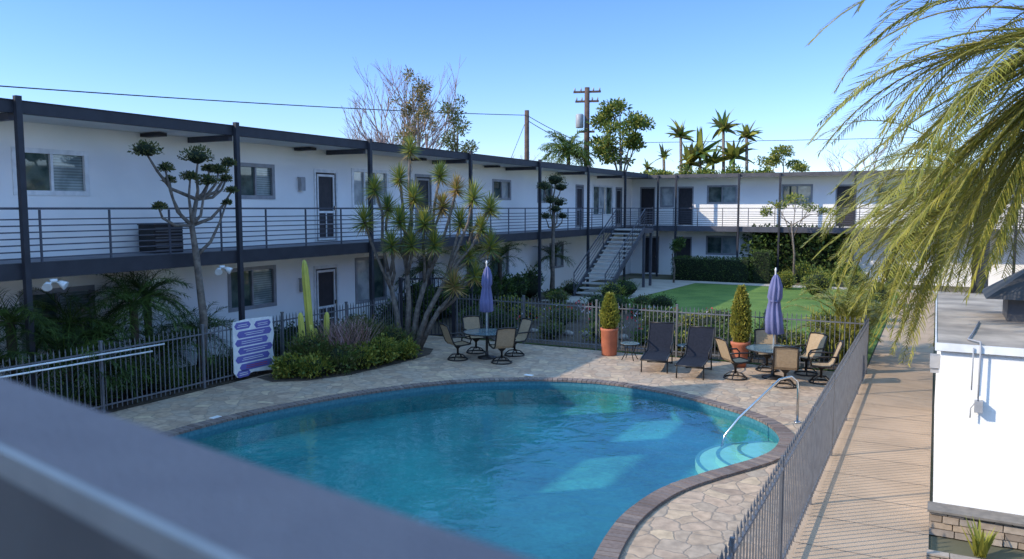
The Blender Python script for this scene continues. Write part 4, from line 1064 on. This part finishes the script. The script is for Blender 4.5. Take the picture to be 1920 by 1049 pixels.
mb = MB(); mb.lathe([(.28,0),(.32,.05),(.32,1.0),(.25,1.1)],(-25.6,59.7,10.5),14); mk('transformer', mb, GREYBOX, r)
def wire(a,b,sag,lab,rad=.028):
    a=Vector(a); b=Vector(b); mb=MB(); k=24
    mb.tube([a.lerp(b,i/k)-Vector((0,0,sag*4*(i/k)*(1-i/k))) for i in range(k+1)],rad,4)
    mk('overhead_wire',mb,BLACK,at=tuple(a),label=lab,category='wire',group='overhead wires')
wire((-30.5,60,11.8),(-36.6,4,8.55),.35,'thin black overhead cable above the roof')
wire((-30.5,60,11.8),(-25.1,60,9.2),.15,'short cable linking two utility poles')
wire((-30.5,60,11.4),(-25.1,60,8.7),.15,'short cable linking two utility poles')
wire((-30.5,60,11.5),(-32.6,60,7.0),.0,'guy wire bracing the utility pole',.022)
wire((-25.1,60,9.3),(30,62,8.8),.25,'thin overhead cable beyond the far roof',.02)

# ------------------------------------------------------------------ light, sky, camera
sd = Vector((-1.2,-1.05,1.0)).normalized()
el = math.asin(sd.z); rot = math.atan2(sd.x, sd.y)
w = bpy.data.worlds.new('World'); sc.world = w; w.use_nodes = True
nt = w.node_tree; bg = nt.nodes['Background']; N = nt.nodes; Lk = nt.links
sky = N.new('ShaderNodeTexSky'); sky.sky_type = 'NISHITA'; sky.sun_disc = False
sky.sun_elevation = el; sky.sun_rotation = rot; sky.altitude = 200; sky.air_density = 1.0; sky.dust_density = 0.1; sky.ozone_density = 4.0
hs = N.new('ShaderNodeHueSaturation'); hs.inputs['Saturation'].default_value = 1.1
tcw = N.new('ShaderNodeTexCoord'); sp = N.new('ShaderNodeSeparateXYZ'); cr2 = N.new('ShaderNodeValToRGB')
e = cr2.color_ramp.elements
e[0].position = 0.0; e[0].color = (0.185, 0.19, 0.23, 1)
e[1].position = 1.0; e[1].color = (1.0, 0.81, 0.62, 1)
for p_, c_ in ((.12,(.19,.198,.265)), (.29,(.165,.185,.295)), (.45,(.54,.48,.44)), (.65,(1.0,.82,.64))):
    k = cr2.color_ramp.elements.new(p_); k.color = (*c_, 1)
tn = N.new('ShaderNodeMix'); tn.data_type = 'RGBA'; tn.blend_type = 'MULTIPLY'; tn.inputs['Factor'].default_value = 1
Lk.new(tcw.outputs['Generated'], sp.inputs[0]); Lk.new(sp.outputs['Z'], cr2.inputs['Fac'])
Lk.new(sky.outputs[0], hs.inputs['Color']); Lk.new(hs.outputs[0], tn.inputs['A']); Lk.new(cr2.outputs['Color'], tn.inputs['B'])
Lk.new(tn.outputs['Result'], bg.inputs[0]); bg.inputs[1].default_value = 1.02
s = bpy.data.lights.new('sun', 'SUN'); s.energy = 5.0; s.angle = math.radians(.5); s.color = (1.0, 0.88, 0.70)
so = bpy.data.objects.new('sun', s); COL.objects.link(so); so.rotation_euler = (-sd).to_track_quat('-Z','Y').to_euler(); so.location = (-30,-30,30)

cam = bpy.data.cameras.new('camera'); co = bpy.data.objects.new('camera', cam); COL.objects.link(co)
cam.lens = 28.0; cam.sensor_width = 36.0; cam.clip_start = 0.05; cam.clip_end = 3000
co.location = (0,0,4.1); co.rotation_euler = (math.radians(90)-math.atan(134/1493), 0, math.radians(28))
cam.dof.use_dof = True; cam.dof.focus_distance = 22; cam.dof.aperture_fstop = 2.8
sc.camera = co
sc.view_settings.view_transform = 'Standard'; sc.view_settings.look = 'None'; sc.view_settings.exposure = 0
